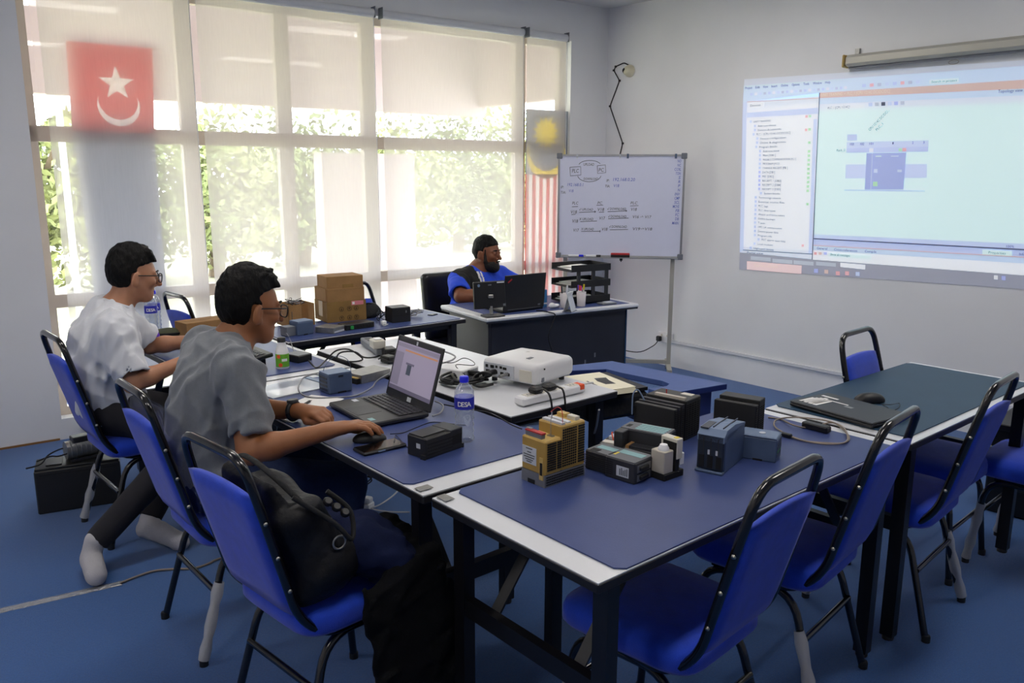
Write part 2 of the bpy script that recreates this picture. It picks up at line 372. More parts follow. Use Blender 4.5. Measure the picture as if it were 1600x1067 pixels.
def tree(u, o, h, r, m, label):
    base = WT(u, -.4, -o); t = thing('tree', label, 'tree', base, group='trees outside the window')
    mb = MB().tube(spline([(0, 0, 0), (.1, .05, h*.35), (-.1, .1, h*.65)], 4), [.16]*9, 7)
    for k in range(5):
        a = k*1.3; mb.tube([(0, .05, h*.35), (math.cos(a)*r*.5, math.sin(a)*r*.4, h*.7)], .05, 5)
    mb.build('trunk', 'bark', t)
    n = 6000; c = rng.normal(size=(n, 3)); c /= np.linalg.norm(c, axis=1)[:, None]; c *= (rng.random(n)**.4)[:, None]
    lump = 1+.25*np.sin(c[:, 0]*7+u)+.2*np.sin(c[:, 2]*9+o)
    c = c*lump[:, None]*[r, r*.8, h*.48]+[0, 0, h*.50]; vs = []; fs = []
    for k in range(n):
        a = rng.normal(size=3); a /= np.linalg.norm(a); b = np.cross(a, rng.normal(size=3)); b /= np.linalg.norm(b); s = .05+.07*rng.random()
        i = len(vs); vs += [tuple(c[k]-a*s), tuple(c[k]+b*s*.5), tuple(c[k]+a*s), tuple(c[k]-b*s*.5)]; fs.append((i, i+1, i+2, i+3))
    lo = MB().add(vs, fs).build('foliage', m, t); lo['kind'] = 'stuff'
tl_ = ['pale green tree outside at the far left of the window', 'bushy tree outside behind the first mullion', 'broad tree outside in the middle of the window', 'tall tree outside beyond the canopy column',
       'light tree outside right of the canopy column', 'dense tree outside behind the seated man', 'small tree outside at the right end of the window']
for k, (px, o, h, r) in enumerate([(30, 9, 3.3, 1.7), (180, 10, 3.2, 1.5), (330, 11, 3.1, 1.55), (470, 12, 3.2, 1.5), (600, 12, 3.3, 1.5), (715, 13, 3.4, 1.45), (815, 13, 3.5, 1.4)]):
    tree(ou(px, 300, o)[0], o, h, r, 'leaf_a' if k % 2 else 'leaf_b', tl_[k])

# fill lamps: unseen glowing panels added on the ceiling to brighten the room
mat('fill_glow', 'FFF8F0', .5, emit=19.0)
k = 0
for yn, y in (('front', 3.3), ('middle', .9)):
  for xn, x in (('left', -1.3), ('centre', 1.3), ('right', 3.9)):
    t = thing('fill_lamp', f'added unseen fill lamp on the ceiling, {xn} of the {yn} row', 'lamp', (x, y, CEIL), group='added ceiling fill lamps')
    MB().box((0, 0, -.03), (1.24, .32, .06)).build('housing', 'white_plastic', t); MB().box((0, 0, -.063), (1.16, .26, .006)).build('diffuser', 'fill_glow', t)
# ================================================================ TABLES
def folding_table(label, x0, x1, y0, y1, z=.75, mats_=(), top='laminate', braces=True, long=None):
    """white-topped folding table with black edge, blue vinyl sheets (x0,x1,y0,y1,material) lying on it and two folding leg frames"""
    cx, cy = (x0+x1)/2, (y0+y1)/2; t = thing('folding_table', label, 'table', (cx, cy, 0), group='folding tables pushed together')
    lx, ly = x1-x0, y1-y0; alongx = (lx > ly) if long is None else long == 'x'
    L_, W_ = (lx, ly) if alongx else (ly, lx)
    T = Matrix.Identity(4) if alongx else TR(rz=PI/2)
    MB().box((0, 0, z-.012), (L_-.004, W_-.004, .018), T).build('tabletop', top, t)
    MB().box((0, 0, z-.017), (L_, W_, .026), T, bev=.004).build('edge_band', 'black_edge', t)
    for sx in (-1, 1): MB().box((0, sx*(W_/2-.055), z-.045), (L_-.16, .025, .03), T).build('apron', 'black_steel', t)
    for e in (-1, 1):
        ex = e*(L_/2-.075)
        for sy in (-1, 1):
            MB().box((ex, sy*(W_/2-.045), (z-.03)/2+.008), (.038, .045, z-.046), T).build('leg', 'black_steel', t)
            MB().lathe([(.02, 0), (.02, .012), (.014, .016)], 10, T @ TR((ex, sy*(W_/2-.045), 0))).build('foot_cap', 'black_plastic', t)
            if braces:
                MB().add([(ex-e*.02+dx, sy*(W_/2-.15)+dy, .43) for dx in (-.004, .004) for dy in (-.018, .018)]+[(ex-e*.24+dx, sy*(W_/2-.15)+dy, z-.035) for dx in (-.004, .004) for dy in (-.018, .018)],
                         [(0,1,3,2), (4,6,7,5), (0,4,5,1), (2,3,7,6), (0,2,6,4), (1,5,7,3)], False, T).build('brace', 'dark_plastic', t)
        MB().box((ex, 0, .43), (.028, W_-.13, .05), T).build('cross_rail', 'black_steel', t)
        if braces: MB().tube([(ex-e*.17, -(W_/2-.15), z-.14), (ex-e*.17, (W_/2-.15), z-.14)], .008, 6, T).build('release_rod', 'black_steel', t)
    for (a, b, c, d, m) in mats_:
        r = .02; pts = [(a+r, c), (b-r, c), (b, c+r), (b, d-r), (b-r, d), (a+r, d), (a, d-r), (a, c+r)]
        MB().prism([(x-cx, y-cy) for x, y in pts], z-.002, z+.0015).build('vinyl_sheet', m, t)
    return t
ZT = .7515
tA = folding_table('near folding table carrying the controllers, white strip at its near end', 1.18, 2.62, 1.10, 1.72, mats_=[(1.255, 2.56, 1.105, 1.715, 'mat_blue')])
for q, (x, y) in enumerate([(1.205, 1.69)]):
    MB().box((x-tA.location.x, y-tA.location.y, .751), (.03, .045, .001)).build('inventory_sticker', 'steel', tA)
tG = folding_table('folding table in front of the man in the grey shirt', 1.17, 1.78, 1.745, 3.20, mats_=[(1.175, 1.775, 1.83, 3.13, 'mat_blue')])
MB().box((1.20-tG.location.x, 1.785-tG.location.y, .751), (.045, .03, .001)).build('inventory_sticker', 'steel', tG)
tB = folding_table('folding table in front of the man in the white shirt', 1.17, 1.78, 3.215, 4.62, mats_=[(1.175, 1.745, 3.28, 4.6, 'mat_blue')])
tC = folding_table('far folding table holding the stack of cardboard boxes', 1.80, 2.955, 3.90, 4.38, mats_=[(1.81, 2.93, 3.905, 4.37, 'mat_blue')])
tW = folding_table('white topped folding table under the white projector', 1.80, 2.36, 2.12, 3.58, z=.765)
tR = folding_table('right hand folding table with the closed laptop on it', 2.64, 3.85, 1.09, 1.635, mats_=[(2.69, 3.81, 1.125, 1.63, 'mat_teal')])

# teacher's desk, turned a little towards the room
mat('desk_panel', '23252F', .5, var=.15, vscale=6)
dk = thing('office_desk', 'dark office desk with a white edged blue top in front of the man in blue', 'desk', (3.03, 3.80, 0), R(-9))
DL, DW = 1.19, .62
MB().box((DL/2, DW/2, .738), (DL, DW, .024), bev=.006).build('desktop', 'laminate', dk)
MB().box((DL/2, DW/2, .722), (DL-.01, DW-.01, .012)).build('edge_band', 'desk_panel', dk)
MB().prism([(.07, .06), (DL-.05, .04), (DL-.05, DW), (.07, DW)], .749, .7515).build('vinyl_sheet', 'mat_blue', dk)
MB().box((DL/2+.0, .07, .37), (DL-.14, .025, .70)).build('modesty_panel', 'desk_panel', dk)
mat('panel_edge_blue', '2B5A88', .5)
for x in (.06, DL-.075): MB().box((x, DW/2+.01, .358), (.025, DW-.1, .716)).build('side_panel', 'desk_panel', dk)
MB().box((DL-.061, .055, .358), (.004, .01, .70)).build('edge_trim', 'panel_edge_blue', dk)
for k in range(6): MB().box((.55+.08*k, .0565, .42-.04*((k*3) % 4)), (.012, .001, .03)).build('scuff', 'grey_plastic', dk)

# blue computer table with a cut-out top
mat('blue_board', '465E9A', .5, var=.04); mat('blue_board_edge', '1E2F6E', .5)
kt = thing('computer_table', 'blue computer table with a curved cut-out beside the projector', 'table', (2.64, 2.05, 0))
ZK = .70
poly = [(at(x, y, ZK).x-2.64, at(x, y, ZK).y-2.05) for x, y in [(1013, 607.5), (1044, 615), (1136, 599.6), (956, 564), (890, 571), (890, 579), (947, 576.5), (974, 583), (1035, 595), (1046, 599.5), (1042, 603)]]
MB().prism(poly, ZK-.022, ZK).build('tabletop', 'blue_board', kt)
MB().prism([(x*.995+.001, y*.998) for x, y in poly], ZK-.025, ZK-.003).build('edge_band', 'blue_board_edge', kt)
MB().prism([(-.02, .14), (.02, .30), (.03, .40), (-.01, .55), (-.06, .62), (-.06, .72), (.30, .72), (.30, .14)], .55, .57).build('keyboard_shelf', 'blue_board', kt)
sp = [(.06, 0), (.28, 0), (.31, .03), (.31, .24), (.06, .24)]
MB().prism([(x, z) for x, z in sp], -.012, .012, TR((0, .06, .44), rx=PI/2)).build('side_panel', 'blue_board_edge', kt)
for y in (.06, .86):
    MB().box((.2, y, .34), (.04, .03, .68)).build('leg', 'alu', kt); MB().box((.17, y, .015), (.4, .04, .03)).build('foot', 'alu', kt)
MB().box((.02, .11, .655), (.035, .04, .04)).build('tube_end', 'offwhite', kt)

# ================================================================ CHAIRS
mat('chair_shadow', '0A0A0C', .4)
def make_chair(wraps=(0,)):
    t = thing('banquet_chair', 'x', 'chair', group='blue banquet chairs')
    w = .175
    # seat cushion: domed rounded square
    vs = []; fs = []; n = 28; rings = [(.95, .395), (1, .41), (1, .445), (.97, .462), (.85, .475), (.55, .482), (0.02, .484)]
    for k, z in rings:
        for j in range(n):
            a = 2*PI*j/n; ca, sa = math.cos(a), math.sin(a); e = .32
            x = math.copysign(abs(ca)**e, ca)*.215*k; y = math.copysign(abs(sa)**e, sa)*(.205+.012*ca)*k
            vs.append((x+.01, y, z))
    for i in range(len(rings)-1):
        for j in range(n): fs.append((i*n+j, i*n+(j+1) % n, (i+1)*n+(j+1) % n, (i+1)*n+j))
    fs.append(tuple(range(n))[::-1]); fs.append(tuple(range((len(rings)-1)*n, len(rings)*n)))
    MB().add(vs, fs, True).build('seat', 'chair_blue', t)
    # back frame: one bent tube
    half = [(.14, w-.01, .385), (-.13, w, .385), (-.215, w, .47), (-.305, w-.004, .81), (-.335, w-.02, .93)]
    path = bend(half+[(x, -y, z) for x, y, z in half[::-1]], .07, 6)
    MB().tube(path, .0125, 8).build('back_frame', 'tube_black', t)
    # back pad, follows the uprights
    vs = []; fs = []; nz_, ny_ = 8, 8
    for s in (-1, 1):
        for i in range(nz_+1):
            f = i/nz_; z = .475+(.835-.475)*f; xc = -.217-(z-.475)/.33*.092
            for j in range(ny_+1):
                g = j/ny_*2-1; th = .017*(1-max(0, abs(g)-.75)*2.2)*(1-max(0, abs(f*2-1)-.85)*2.5)
                zz = z-.012*(g*g)*f
                vs.append((xc+s*th-.006*(1-g*g)*(0), g*(w-.006-.004*f), zz))
    m_ = (nz_+1)*(ny_+1)
    for s in (0, 1):
        for i in range(nz_):
            for j in range(ny_):
                a = s*m_+i*(ny_+1)+j; q = (a, a+1, a+ny_+2, a+ny_+1); fs.append(q if s else q[::-1])
    rim = [j for j in range(ny_+1)]+[(i)*(ny_+1)+ny_ for i in range(1, nz_+1)]+[nz_*(ny_+1)+j for j in range(ny_-1, -1, -1)]+[i*(ny_+1) for i in range(nz_-1, 0, -1)]
    for i in range(len(rim)): a, b = rim[i], rim[(i+1) % len(rim)]; fs.append((a, a+m_, b+m_, b)[::-1])
    MB().add(vs, fs, True).build('backrest', 'chair_blue', t)
    legs = []
    for sy in (-1, 1):
        side = bend([(.205, sy*.195, 0), (.165, sy*.175, .375), (-.13, sy*.165, .375), (-.235, sy*.195, 0)], .09, 6)
        k = len(side)//2
        legs.append(MB().tube(side[:k+1], .0125, 8).build('leg', 'tube_black', t)); legs.append(MB().tube(side[k:], .0125, 8).build('leg', 'tube_black', t))
        for x, z0 in ((.205, 0), (-.235, 0)): MB().lathe([(.015, 0), (.015, .02), (.0125, .025)], 10, TR((x, sy*.195, 0))).build('foot_cap', 'black_plastic', t)
    MB().tube([(-.175, -.175, .24), (-.175, .175, .24)], .010, 6).build('stretcher', 'tube_black', t)
    MB().tube([(.185, -.178, .22), (.185, .178, .22)], .009, 6).build('stretcher', 'tube_black', t)
    sm = MB().lathe([(.006, 0), (.005, .003), (0, .004)], 8)
    for sy in (-1, 1):
        for z in (.56, .66, .76):
            x = -.217-(z-.475)/.33*.092
            sm.build('screw', 'screw_steel', t, TR((x, sy*(w+.011), z), rx=-sy*PI/2))
    for q in wraps:
        sx, sy = [(-1, -1), (-1, 1), (1, -1), (1, 1)][q]
        a = Vector((.205 if sx > 0 else -.235, sy*.195, .02)); b = Vector((.175 if sx > 0 else -.16, sy*.181, .27))
        pts = [a.lerp(b, k/7) for k in range(8)]
        MB().tube(pts, [.018+.003*math.sin(k*2.3+q) for k in range(8)], 9, caps=False).build('plastic_wrap', 'wrap', t)
    return t
def place(px, py, rz, label, wraps=(), first=[True]):
    t = make_chair(wraps); t.location = (px, py, 0); t.rotation_euler = (0, 0, rz); t['label'] = label; return t
place(1.045, 3.85, R(2), 'blue banquet chair the man in the white shirt sits on', (1,))
place(1.045, 2.72, R(0), 'blue banquet chair the man in the grey shirt sits on', (0,))
place(1.03, 2.03, R(6), 'blue banquet chair loaded with the black bag and jacket', ())
place(1.645, 1.285, R(95), 'blue banquet chair nearest the viewer, right of the near table', (1, 3))
place(2.255, 1.315, R(97), 'blue banquet chair at the near table, second from the viewer', (1,))
place(2.97, 1.29, R(95), 'blue banquet chair tucked under the right table, handle beside the laptop', (0, 3))
place(3.75, 1.0, R(92), 'blue banquet chair at the right edge of the picture, wrapped legs', (0, 1, 2, 3))
place(3.47, 1.375, R(-87), 'blue banquet chair facing us from behind the right table', ())
place(1.85, 4.76, R(4), 'blue banquet chair behind the long cardboard box by the window', ())
place(2.68, 4.18, R(-62), 'blue banquet chair behind the stacked cardboard boxes', ())
# ================================================================ SCULPTING (distance fields turned into one closed mesh)
class Field:
    def __init__(s, lo, hi, h):
        s.lo = np.array(lo, np.float32); s.h = h; s.n = np.ceil((np.array(hi)-s.lo)/h).astype(int)+1
        s.f = np.full(tuple(s.n), .2, np.float32)
        s.ax = [s.lo[i]+h*np.arange(s.n[i], dtype=np.float32) for i in range(3)]
    def win(s, lo, hi):
        a = np.clip(np.floor((np.array(lo)-s.lo)/s.h).astype(int), 0, s.n-1); b = np.clip(np.ceil((np.array(hi)-s.lo)/s.h).astype(int)+1, 1, s.n)
        sl = tuple(slice(a[i], max(b[i], a[i]+1)) for i in range(3))
        return sl, [s.ax[0][sl[0]][:, None, None], s.ax[1][sl[1]][None, :, None], s.ax[2][sl[2]][None, None, :]]
    def put(s, sl, d, k, op):
        f = s.f[sl]
        if op == 'u':
            if k > 0: h = np.clip(.5+.5*(f-d)/k, 0, 1); s.f[sl] = f*(1-h)+d*h-k*h*(1-h)
            else: s.f[sl] = np.minimum(f, d)
        elif op == 's':
            if k > 0: h = np.clip(.5-.5*(f+d)/k, 0, 1); s.f[sl] = f*(1-h)-d*h+k*h*(1-h)
            else: s.f[sl] = np.maximum(f, -d)
    def cone(s, a, b, ra, rb, k=.02, op='u', cap=None):
        a = np.array(a, float); b = np.array(b, float); r = max(ra, rb)+k+.015
        sl, (X, Y, Z) = s.win(np.minimum(a, b)-r, np.maximum(a, b)+r)
        ba = b-a; L = max(float(ba@ba), 1e-9)
        t = np.clip(((X-a[0])*ba[0]+(Y-a[1])*ba[1]+(Z-a[2])*ba[2])/L, 0, 1)
        d = np.sqrt((X-a[0]-ba[0]*t)**2+(Y-a[1]-ba[1]*t)**2+(Z-a[2]-ba[2]*t)**2)-(ra+(rb-ra)*t)
        if cap: u = ba/math.sqrt(L); d = np.maximum(d, (X-b[0])*u[0]+(Y-b[1])*u[1]+(Z-b[2])*u[2])
        s.put(sl, d, k, op); return s
    def chain(s, pts, rs, k=.02, op='u'):
        for i in range(len(pts)-1): s.cone(pts[i], pts[i+1], rs[i], rs[i+1], k, op)
        return s
    def ell(s, c, r, rot=None, k=.02, op='u'):
        c = np.array(c, float); r = np.array(r, float); m = r.max()+k+.015
        sl, (X, Y, Z) = s.win(c-m, c+m); P = [X-c[0], Y-c[1], Z-c[2]]
        Rm = np.array(rot) if rot is not None else np.eye(3)          # columns = local axes
        q = [P[0]*Rm[0][i]+P[1]*Rm[1][i]+P[2]*Rm[2][i] for i in range(3)]
        k0 = np.sqrt(sum((q[i]/r[i])**2 for i in range(3))); k1 = np.sqrt(sum((q[i]/r[i]**2)**2 for i in range(3)))+1e-6
        s.put(sl, k0*(k0-1)/k1, k, op); return s
    def rbox(s, c, hs, rot=None, rad=.01, k=0, op='u'):
        c = np.array(c, float); m = float(np.linalg.norm(hs))+k+.02
        sl, (X, Y, Z) = s.win(c-m, c+m); P = [X-c[0], Y-c[1], Z-c[2]]
        Rm = np.array(rot) if rot is not None else np.eye(3)
        q = [np.abs(P[0]*Rm[0][i]+P[1]*Rm[1][i]+P[2]*Rm[2][i])-(hs[i]-rad) for i in range(3)]
        d = np.sqrt(sum(np.maximum(v, 0)**2 for v in q))+np.minimum(np.maximum(np.maximum(q[0], q[1]), q[2]), 0)-rad
        s.put(sl, d, k, op); return s
    def half(s, p, n):           # keep the side opposite to n
        p = np.array(p, float); n = np.array(n, float)/np.linalg.norm(n); X, Y, Z = np.ix_(*s.ax)
        s.f = np.maximum(s.f, ((X-p[0])*n[0]+(Y-p[1])*n[1]+(Z-p[2])*n[2]).astype(np.float32)); return s
    def folds(s, amp, freq, seed, stretch=(1, 1, 1), n=5, ridge=False):
        g = np.random.default_rng(seed); X, Y, Z = np.ix_(*s.ax); w = 0
        for i in range(n):
            d = g.normal(size=3); d /= np.linalg.norm(d); d = d*np.array(stretch)*freq*(.6+.9*g.random()); ph = g.random()*6
            d2 = g.normal(size=3)*freq*.5
            q = np.sin(X*d[0]+Y*d[1]+Z*d[2]+ph+1.3*np.sin(X*d2[0]+Y*d2[1]+Z*d2[2])); w = w+(2*np.abs(q)-1.2 if ridge else q)
        s.f = s.f+(amp/n*w).astype(np.float32); return s
    def mesh(s, name, m, parent=None, smooth=2, T=None):
        f = s.f; ins = f < 0
        c = sum(ins[i:ins.shape[0]-1+i, j:ins.shape[1]-1+j, k:ins.shape[2]-1+k].astype(np.int8) for i in (0, 1) for j in (0, 1) for k in (0, 1))
        idx = np.argwhere((c > 0) & (c < 8)); n = len(idx); cid = np.full(c.shape, -1, np.int64); cid[tuple(idx.T)] = np.arange(n)
        acc = np.zeros((n, 3)); cnt = np.zeros(n)
        cor = [(i, j, k) for i in (0, 1) for j in (0, 1) for k in (0, 1)]
        val = {q: f[idx[:, 0]+q[0], idx[:, 1]+q[1], idx[:, 2]+q[2]].astype(float) for q in cor}
        for q in cor:
            for ax in range(3):
                if q[ax]: continue
                p = list(q); p[ax] = 1; p = tuple(p); a, b = val[q], val[p]; on = (a < 0) != (b < 0)
                t = np.where(on, a/np.where(on, a-b, 1), 0); pt = np.tile(np.array(q, float), (n, 1)); pt[:, ax] += t
                acc[on] += pt[on]; cnt[on] += 1
        V = idx+acc/np.maximum(cnt, 1)[:, None]
        faces = []
        for ax in range(3):
            u, v = (ax+1) % 3, (ax+2) % 3; sh = [slice(None)]*3; sh2 = [slice(None)]*3; sh[ax] = slice(0, -1); sh2[ax] = slice(1, None)
            a = ins[tuple(sh)]; b = ins[tuple(sh2)]; e = np.argwhere(a != b)
            e = e[(e[:, u] > 0) & (e[:, v] > 0) & (e[:, u] < f.shape[u]-1) & (e[:, v] < f.shape[v]-1)]
            sgn = a[tuple(e.T)]
            def cell(du, dv): g = e.copy(); g[:, u] -= du; g[:, v] -= dv; return cid[tuple(g.T)]
            q = np.stack([cell(1, 1), cell(0, 1), cell(0, 0), cell(1, 0)], 1); q[~sgn] = q[~sgn][:, ::-1]; faces.append(q)
        Fq = np.concatenate(faces); Fq = Fq[(Fq >= 0).all(1)]
        for _ in range(smooth):
            sm = np.zeros((n, 3)); ct = np.zeros(n)
            for i in range(4):
                a, b = Fq[:, i], Fq[:, (i+1) % 4]; np.add.at(sm, a, V[b]); np.add.at(ct, a, 1); np.add.at(sm, b, V[a]); np.add.at(ct, b, 1)
            V = V*.5+.5*sm/np.maximum(ct, 1)[:, None]
        V = V*s.h+s.lo
        me = bpy.data.meshes.new(name); me.from_pydata(V.tolist(), [], Fq.tolist()); me.update()
        me.polygons.foreach_set('use_smooth', [True]*len(me.polygons)); me.materials.append(MATS[m] if isinstance(m, str) else m)
        o = bpy.data.objects.new(name, me); C.objects.link(o)
        if parent is not None: o.parent = parent
        return o
# ================================================================ PEOPLE
mat('skin_tan', '99633F', .5, var=.07, vscale=25, bump=.05, bscale=200)
mat('skin_brown', '7C4A30', .5, var=.07, vscale=25, bump=.05, bscale=200)
mat('skin_light', 'B07C5E', .5, var=.06, vscale=25, bump=.05, bscale=200)
for q in ('skin_tan', 'skin_brown', 'skin_light'):
    b = MATS[q].node_tree.nodes['Principled BSDF']; b.inputs['Subsurface Weight'].default_value = .12; b.inputs['Subsurface Radius'].default_value = (.02, .008, .004); b.inputs['Subsurface Scale'].default_value = .3
mat('hair_black', '070606', .6, spec=.2, var=.4, vscale=40, bump=.8, bscale=90, stretch=(1, 1, .25))
mat('beard_black', '0E0B0A', .7, bump=.6, bscale=150)
mat('lip', '8A4B40', .5); mat('eye_white', 'D8D4CE', .2); mat('iris', '1A0F0A', .15)
mat('tee_grey', '787C82', .9, var=.05, vscale=60, bump=.12, bscale=220, sheen=.2)
mat('tee_white', 'D4D6DC', .9, var=.02, bump=.1, bscale=220, sheen=.2)
mat('shirt_blue', '1445D0', .75, var=.05, bump=.1, bscale=200); mat('shirt_black', '121214', .8); mat('shirt_white', 'D8D8DE', .8)
mat('jeans', '24335A', .9, var=.15, vscale=60, bump=.2, bscale=300); mat('trousers_dark', '1F1E24', .9, var=.1, bump=.15, bscale=300)
mat('sock', 'BDBBC0', .95, var=.05, bump=.5, bscale=260); mat('lens', 'FFFFFF', 0, alpha=.12)
def V3(*a): return np.array(a, float)
class Fr:                                   # local frame: x forward, y left, z up
    def __init__(s, o, yaw, pitch=0, roll=0, k=1.0):
        s.o = np.array(o, float); s.m = np.array(Euler((roll, pitch, yaw)).to_matrix()) ; s.k = k
    def __call__(s, x, y, z): return s.o+s.m@(np.array([x, y, z])*s.k)
    def T(s): m = Matrix(s.m.tolist()).to_4x4(); m.translation = s.o; return m
def head_skin(F, H, neck, neck_r=.056):
    k = H.k
    def e(c, r, kk=.02, op='u', rot=None): F.ell(H(*c), np.array(r)*k, H.m if rot is None else H.m@rot, kk, op)
    e((-.012, 0, .032), (.094, .074, .084)); e((.025, 0, -.02), (.066, .064, .085), .03)
    e((.052, 0, -.088), (.036, .036, .026), .03)                                   # chin
    for s in (-1, 1):
        F.cone(H(.002, s*.056, -.045), H(.052, s*.024, -.092), .02*k, .018*k, .025)   # jaw
        e((.064, s*.040, -.022), (.020, .020, .018), .02)                          # cheek
        e((.088, s*.033, .004), (.017, .018, .012), .008, 's')                     # eye socket
        F.cone(H(.082, s*.014, .021), H(.074, s*.050, .021), .007*k, .006*k, .012)     # brow
        e((.082, s*.033, .003), (.0125, .015, .011), .004)                         # lids
        rot = np.array(Euler((0, R(8), s*R(-24))).to_matrix())
        e((-.010, s*.084, -.014), (.021, .009, .035), .004, 'u', rot); e((-.004, s*.095, -.010), (.011, .007, .021), .003, 's', rot)
        e((.002, s*.076, -.036), (.008, .007, .010), .006)
        e((.091, s*.011, -.040), (.010, .008, .007), .006)                         # nostril wings
    F.cone(H(.088, 0, .012), H(.113, 0, -.032), .008*k, .0125*k, .012)                 # nose
    e((.081, 0, -.061), (.013, .021, .006), .006); e((.079, 0, -.072), (.013, .018, .0065), .006)   # lips
    e((.092, 0, -.0665), (.008, .022, .0016), .003, 's')
    F.cone(H(-.025, 0, -.03), neck, .052*k, neck_r, .03); F.cone(H(-.005, 0, -.06), np.array(neck)+V3(0, 0, .02), .042*k, neck_r*.9, .03)
def face_parts(P, H, mh='hair_black', brow=True):
    for s in (-1, 1):
        T = Matrix.Translation(H(.0815, s*.033, .003)) @ Matrix(H.m.tolist()).to_4x4()
        e = MB().lathe([(.0095*math.sin(a), -.0095*math.cos(a)) for a in [PI*i/8 for i in range(9)]], 12, T @ TR(ry=PI/2)).build('eye', 'eye_white', P)
        MB().lathe([(.0048, .0082), (.0035, .0098), (0, .0101)], 12, T @ TR(ry=PI/2)).build('iris', 'iris', e)
        if brow: MB().tube([H(.094, s*.012, .024), H(.093, s*.032, .029), H(.079, s*.053, .025)], [.003, .0042, .002], 6).build('eyebrow', mh, P)
def glasses(P, H, m='black_plastic'):
    g = MB()
    for s in (-1, 1):
        pts = [H(.106-abs(0)*0-.10*(abs(.034+.027*math.cos(a))-.01)**1*.25, s*(.034+.027*math.copysign(abs(math.cos(a))**.6, math.cos(a))), -.002+.020*math.copysign(abs(math.sin(a))**.6, math.sin(a))) for a in [2*PI*i/16 for i in range(17)]]
        g.tube(pts, .0024, 6); g.tube([H(.100, s*.061, .010), H(.086, s*.076, .010), H(.0, s*.086, .006), H(-.02, s*.084, -.006)], .0024, 6)
    g.tube([H(.107, -.009, .004), H(.109, 0, .007), H(.107, .009, .004)], .0018, 6)
    go = g.build('eyeglasses', m, P)
    for s in (-1, 1):
        vs = [H(.104-.10*(abs(.034+.026*math.cos(a))-.01)*.25, s*(.034+.026*math.cos(a)), -.002+.019*math.sin(a)) for a in [2*PI*i/16 for i in range(16)]]
        MB().add(vs, [tuple(range(16))]).build('lens', 'lens', go)
def hair_cap(name, P, H, front=.030, side=.0, nape=-.055, top=.014, tufts=18, seed=1, h=.0035, ox=.104, fringe=True, m='hair_black', fade=0):
    c = H(0, 0, .04); F = Field(c-.15, c+.15, h); k = H.k
    F.ell(H(-.014, 0, .038), np.array([.102, .0795, .090+top])*k, H.m, 0)
    F.ell(H(-.036, 0, .004), np.array([.072, .0735, .075])*k, H.m, .02)
    g = np.random.default_rng(seed)
    if fringe:
        for i in range(9):
            y = -.055+.11*i/8; F.cone(H(.045, y*.8, .105), H(.089-abs(y)*.25, y*1.05, .066+g.normal()*.005), .016*k, .006*k, .012)
    for i in range(tufts):
        a = g.random()*6.28; r = .35+.6*g.random(); x, y = -.014+.095*r*math.cos(a), .074*r*math.sin(a); z = .04+(.088+top)*math.sqrt(max(0, 1-r*r))
        F.cone(H(x, y, z-.012), H(x+.022, y*1.08, z-.006+g.normal()*.004), .014*k, .006*k, .008)
    # face opening, ears and nape line
    F.rbox(H(ox, 0, -.075+front), np.array([.074, .2, .122])*k, H.m@np.array(Euler((0, R(-18), 0)).to_matrix()), .02, .008, 's')
    F.rbox(H(.006+side, 0, -.062), np.array([.034, .2, .078])*k, H.m, .012, .006, 's')
    F.rbox(H(-.03, 0, -.20+nape+.055), np.array([.2, .2, .11])*k, H.m@np.array(Euler((0, R(20), 0)).to_matrix()), .01, .01, 's')
    F.folds(.004, 150, seed, (1, 1, .4), 4)
    return F.mesh(name, m, P, 1)
def hand(F, w, d, n, thumb, k=1.0, curl=(.25, .45, .5), spread=.06, thumb_in=.3):
    """w wrist, d finger direction, n back-of-hand normal, thumb = +1/-1 (left/right of d seen from above)"""
    d = np.array(d, float); d /= np.linalg.norm(d); n = np.array(n, float); n -= d*(n@d); n /= np.linalg.norm(n); l = np.cross(n, d)*thumb
    w = np.array(w, float); q = lambda x, y, z: w+(d*x+l*y+n*z)*k
    for y, x in ((.024, .082), (.008, .086), (-.009, .082), (-.025, .074)): F.cone(q(.0, y*.55, 0), q(x, y, .004), .017*k, .0105*k, .012)
    F.cone(q(-.02, 0, 0), q(.04, 0, .001), .021*k, .019*k, .015)
    for (y, x, L_) in ((.025, .082, .072), (.008, .087, .080), (-.009, .083, .074), (-.026, .074, .058)):
        p = q(x, y, .003); a = 0; r = .0094
        for i, c in enumerate(curl):
            a += c; seg = L_*(.45, .31, .24)[i]; sp = (y*spread*18)*.01
            p2 = p+(d*math.cos(a)*seg-n*math.sin(a)*seg+l*sp)*k; F.cone(p, p2, r*k, (r-.0009)*k, .004); p = p2; r -= .0009
    t0 = q(.018, .018, -.006); t1 = q(.046, .044-.014*thumb_in, -.014); t2 = q(.072, .048-.03*thumb_in, -.022); t3 = q(.094, .044-.045*thumb_in, -.028)
    F.chain([t0, t1, t2, t3], [.014*k, .0125*k, .0105*k, .009*k], .008)
def arm_skin(F, sh, el, wr, r=(.045, .040, .026)):
    F.cone(sh, el, r[0], r[1], .02); m = np.array(el)*.72+np.array(wr)*.28
    F.cone(el, m, r[1]*.97, r[1]*.98, .015); F.cone(m, wr, r[1]*.98, r[2], .02)
def leg_skin(F, hip, kn, an, toe):
    F.cone(hip, kn, .07, .05, .02); F.cone(kn, an, .046, .026, .02); F.cone(an, toe, .024, .02, .01)
def bounds(pts, pad): a = np.array(pts); return a.min(0)-pad, a.max(0)+pad
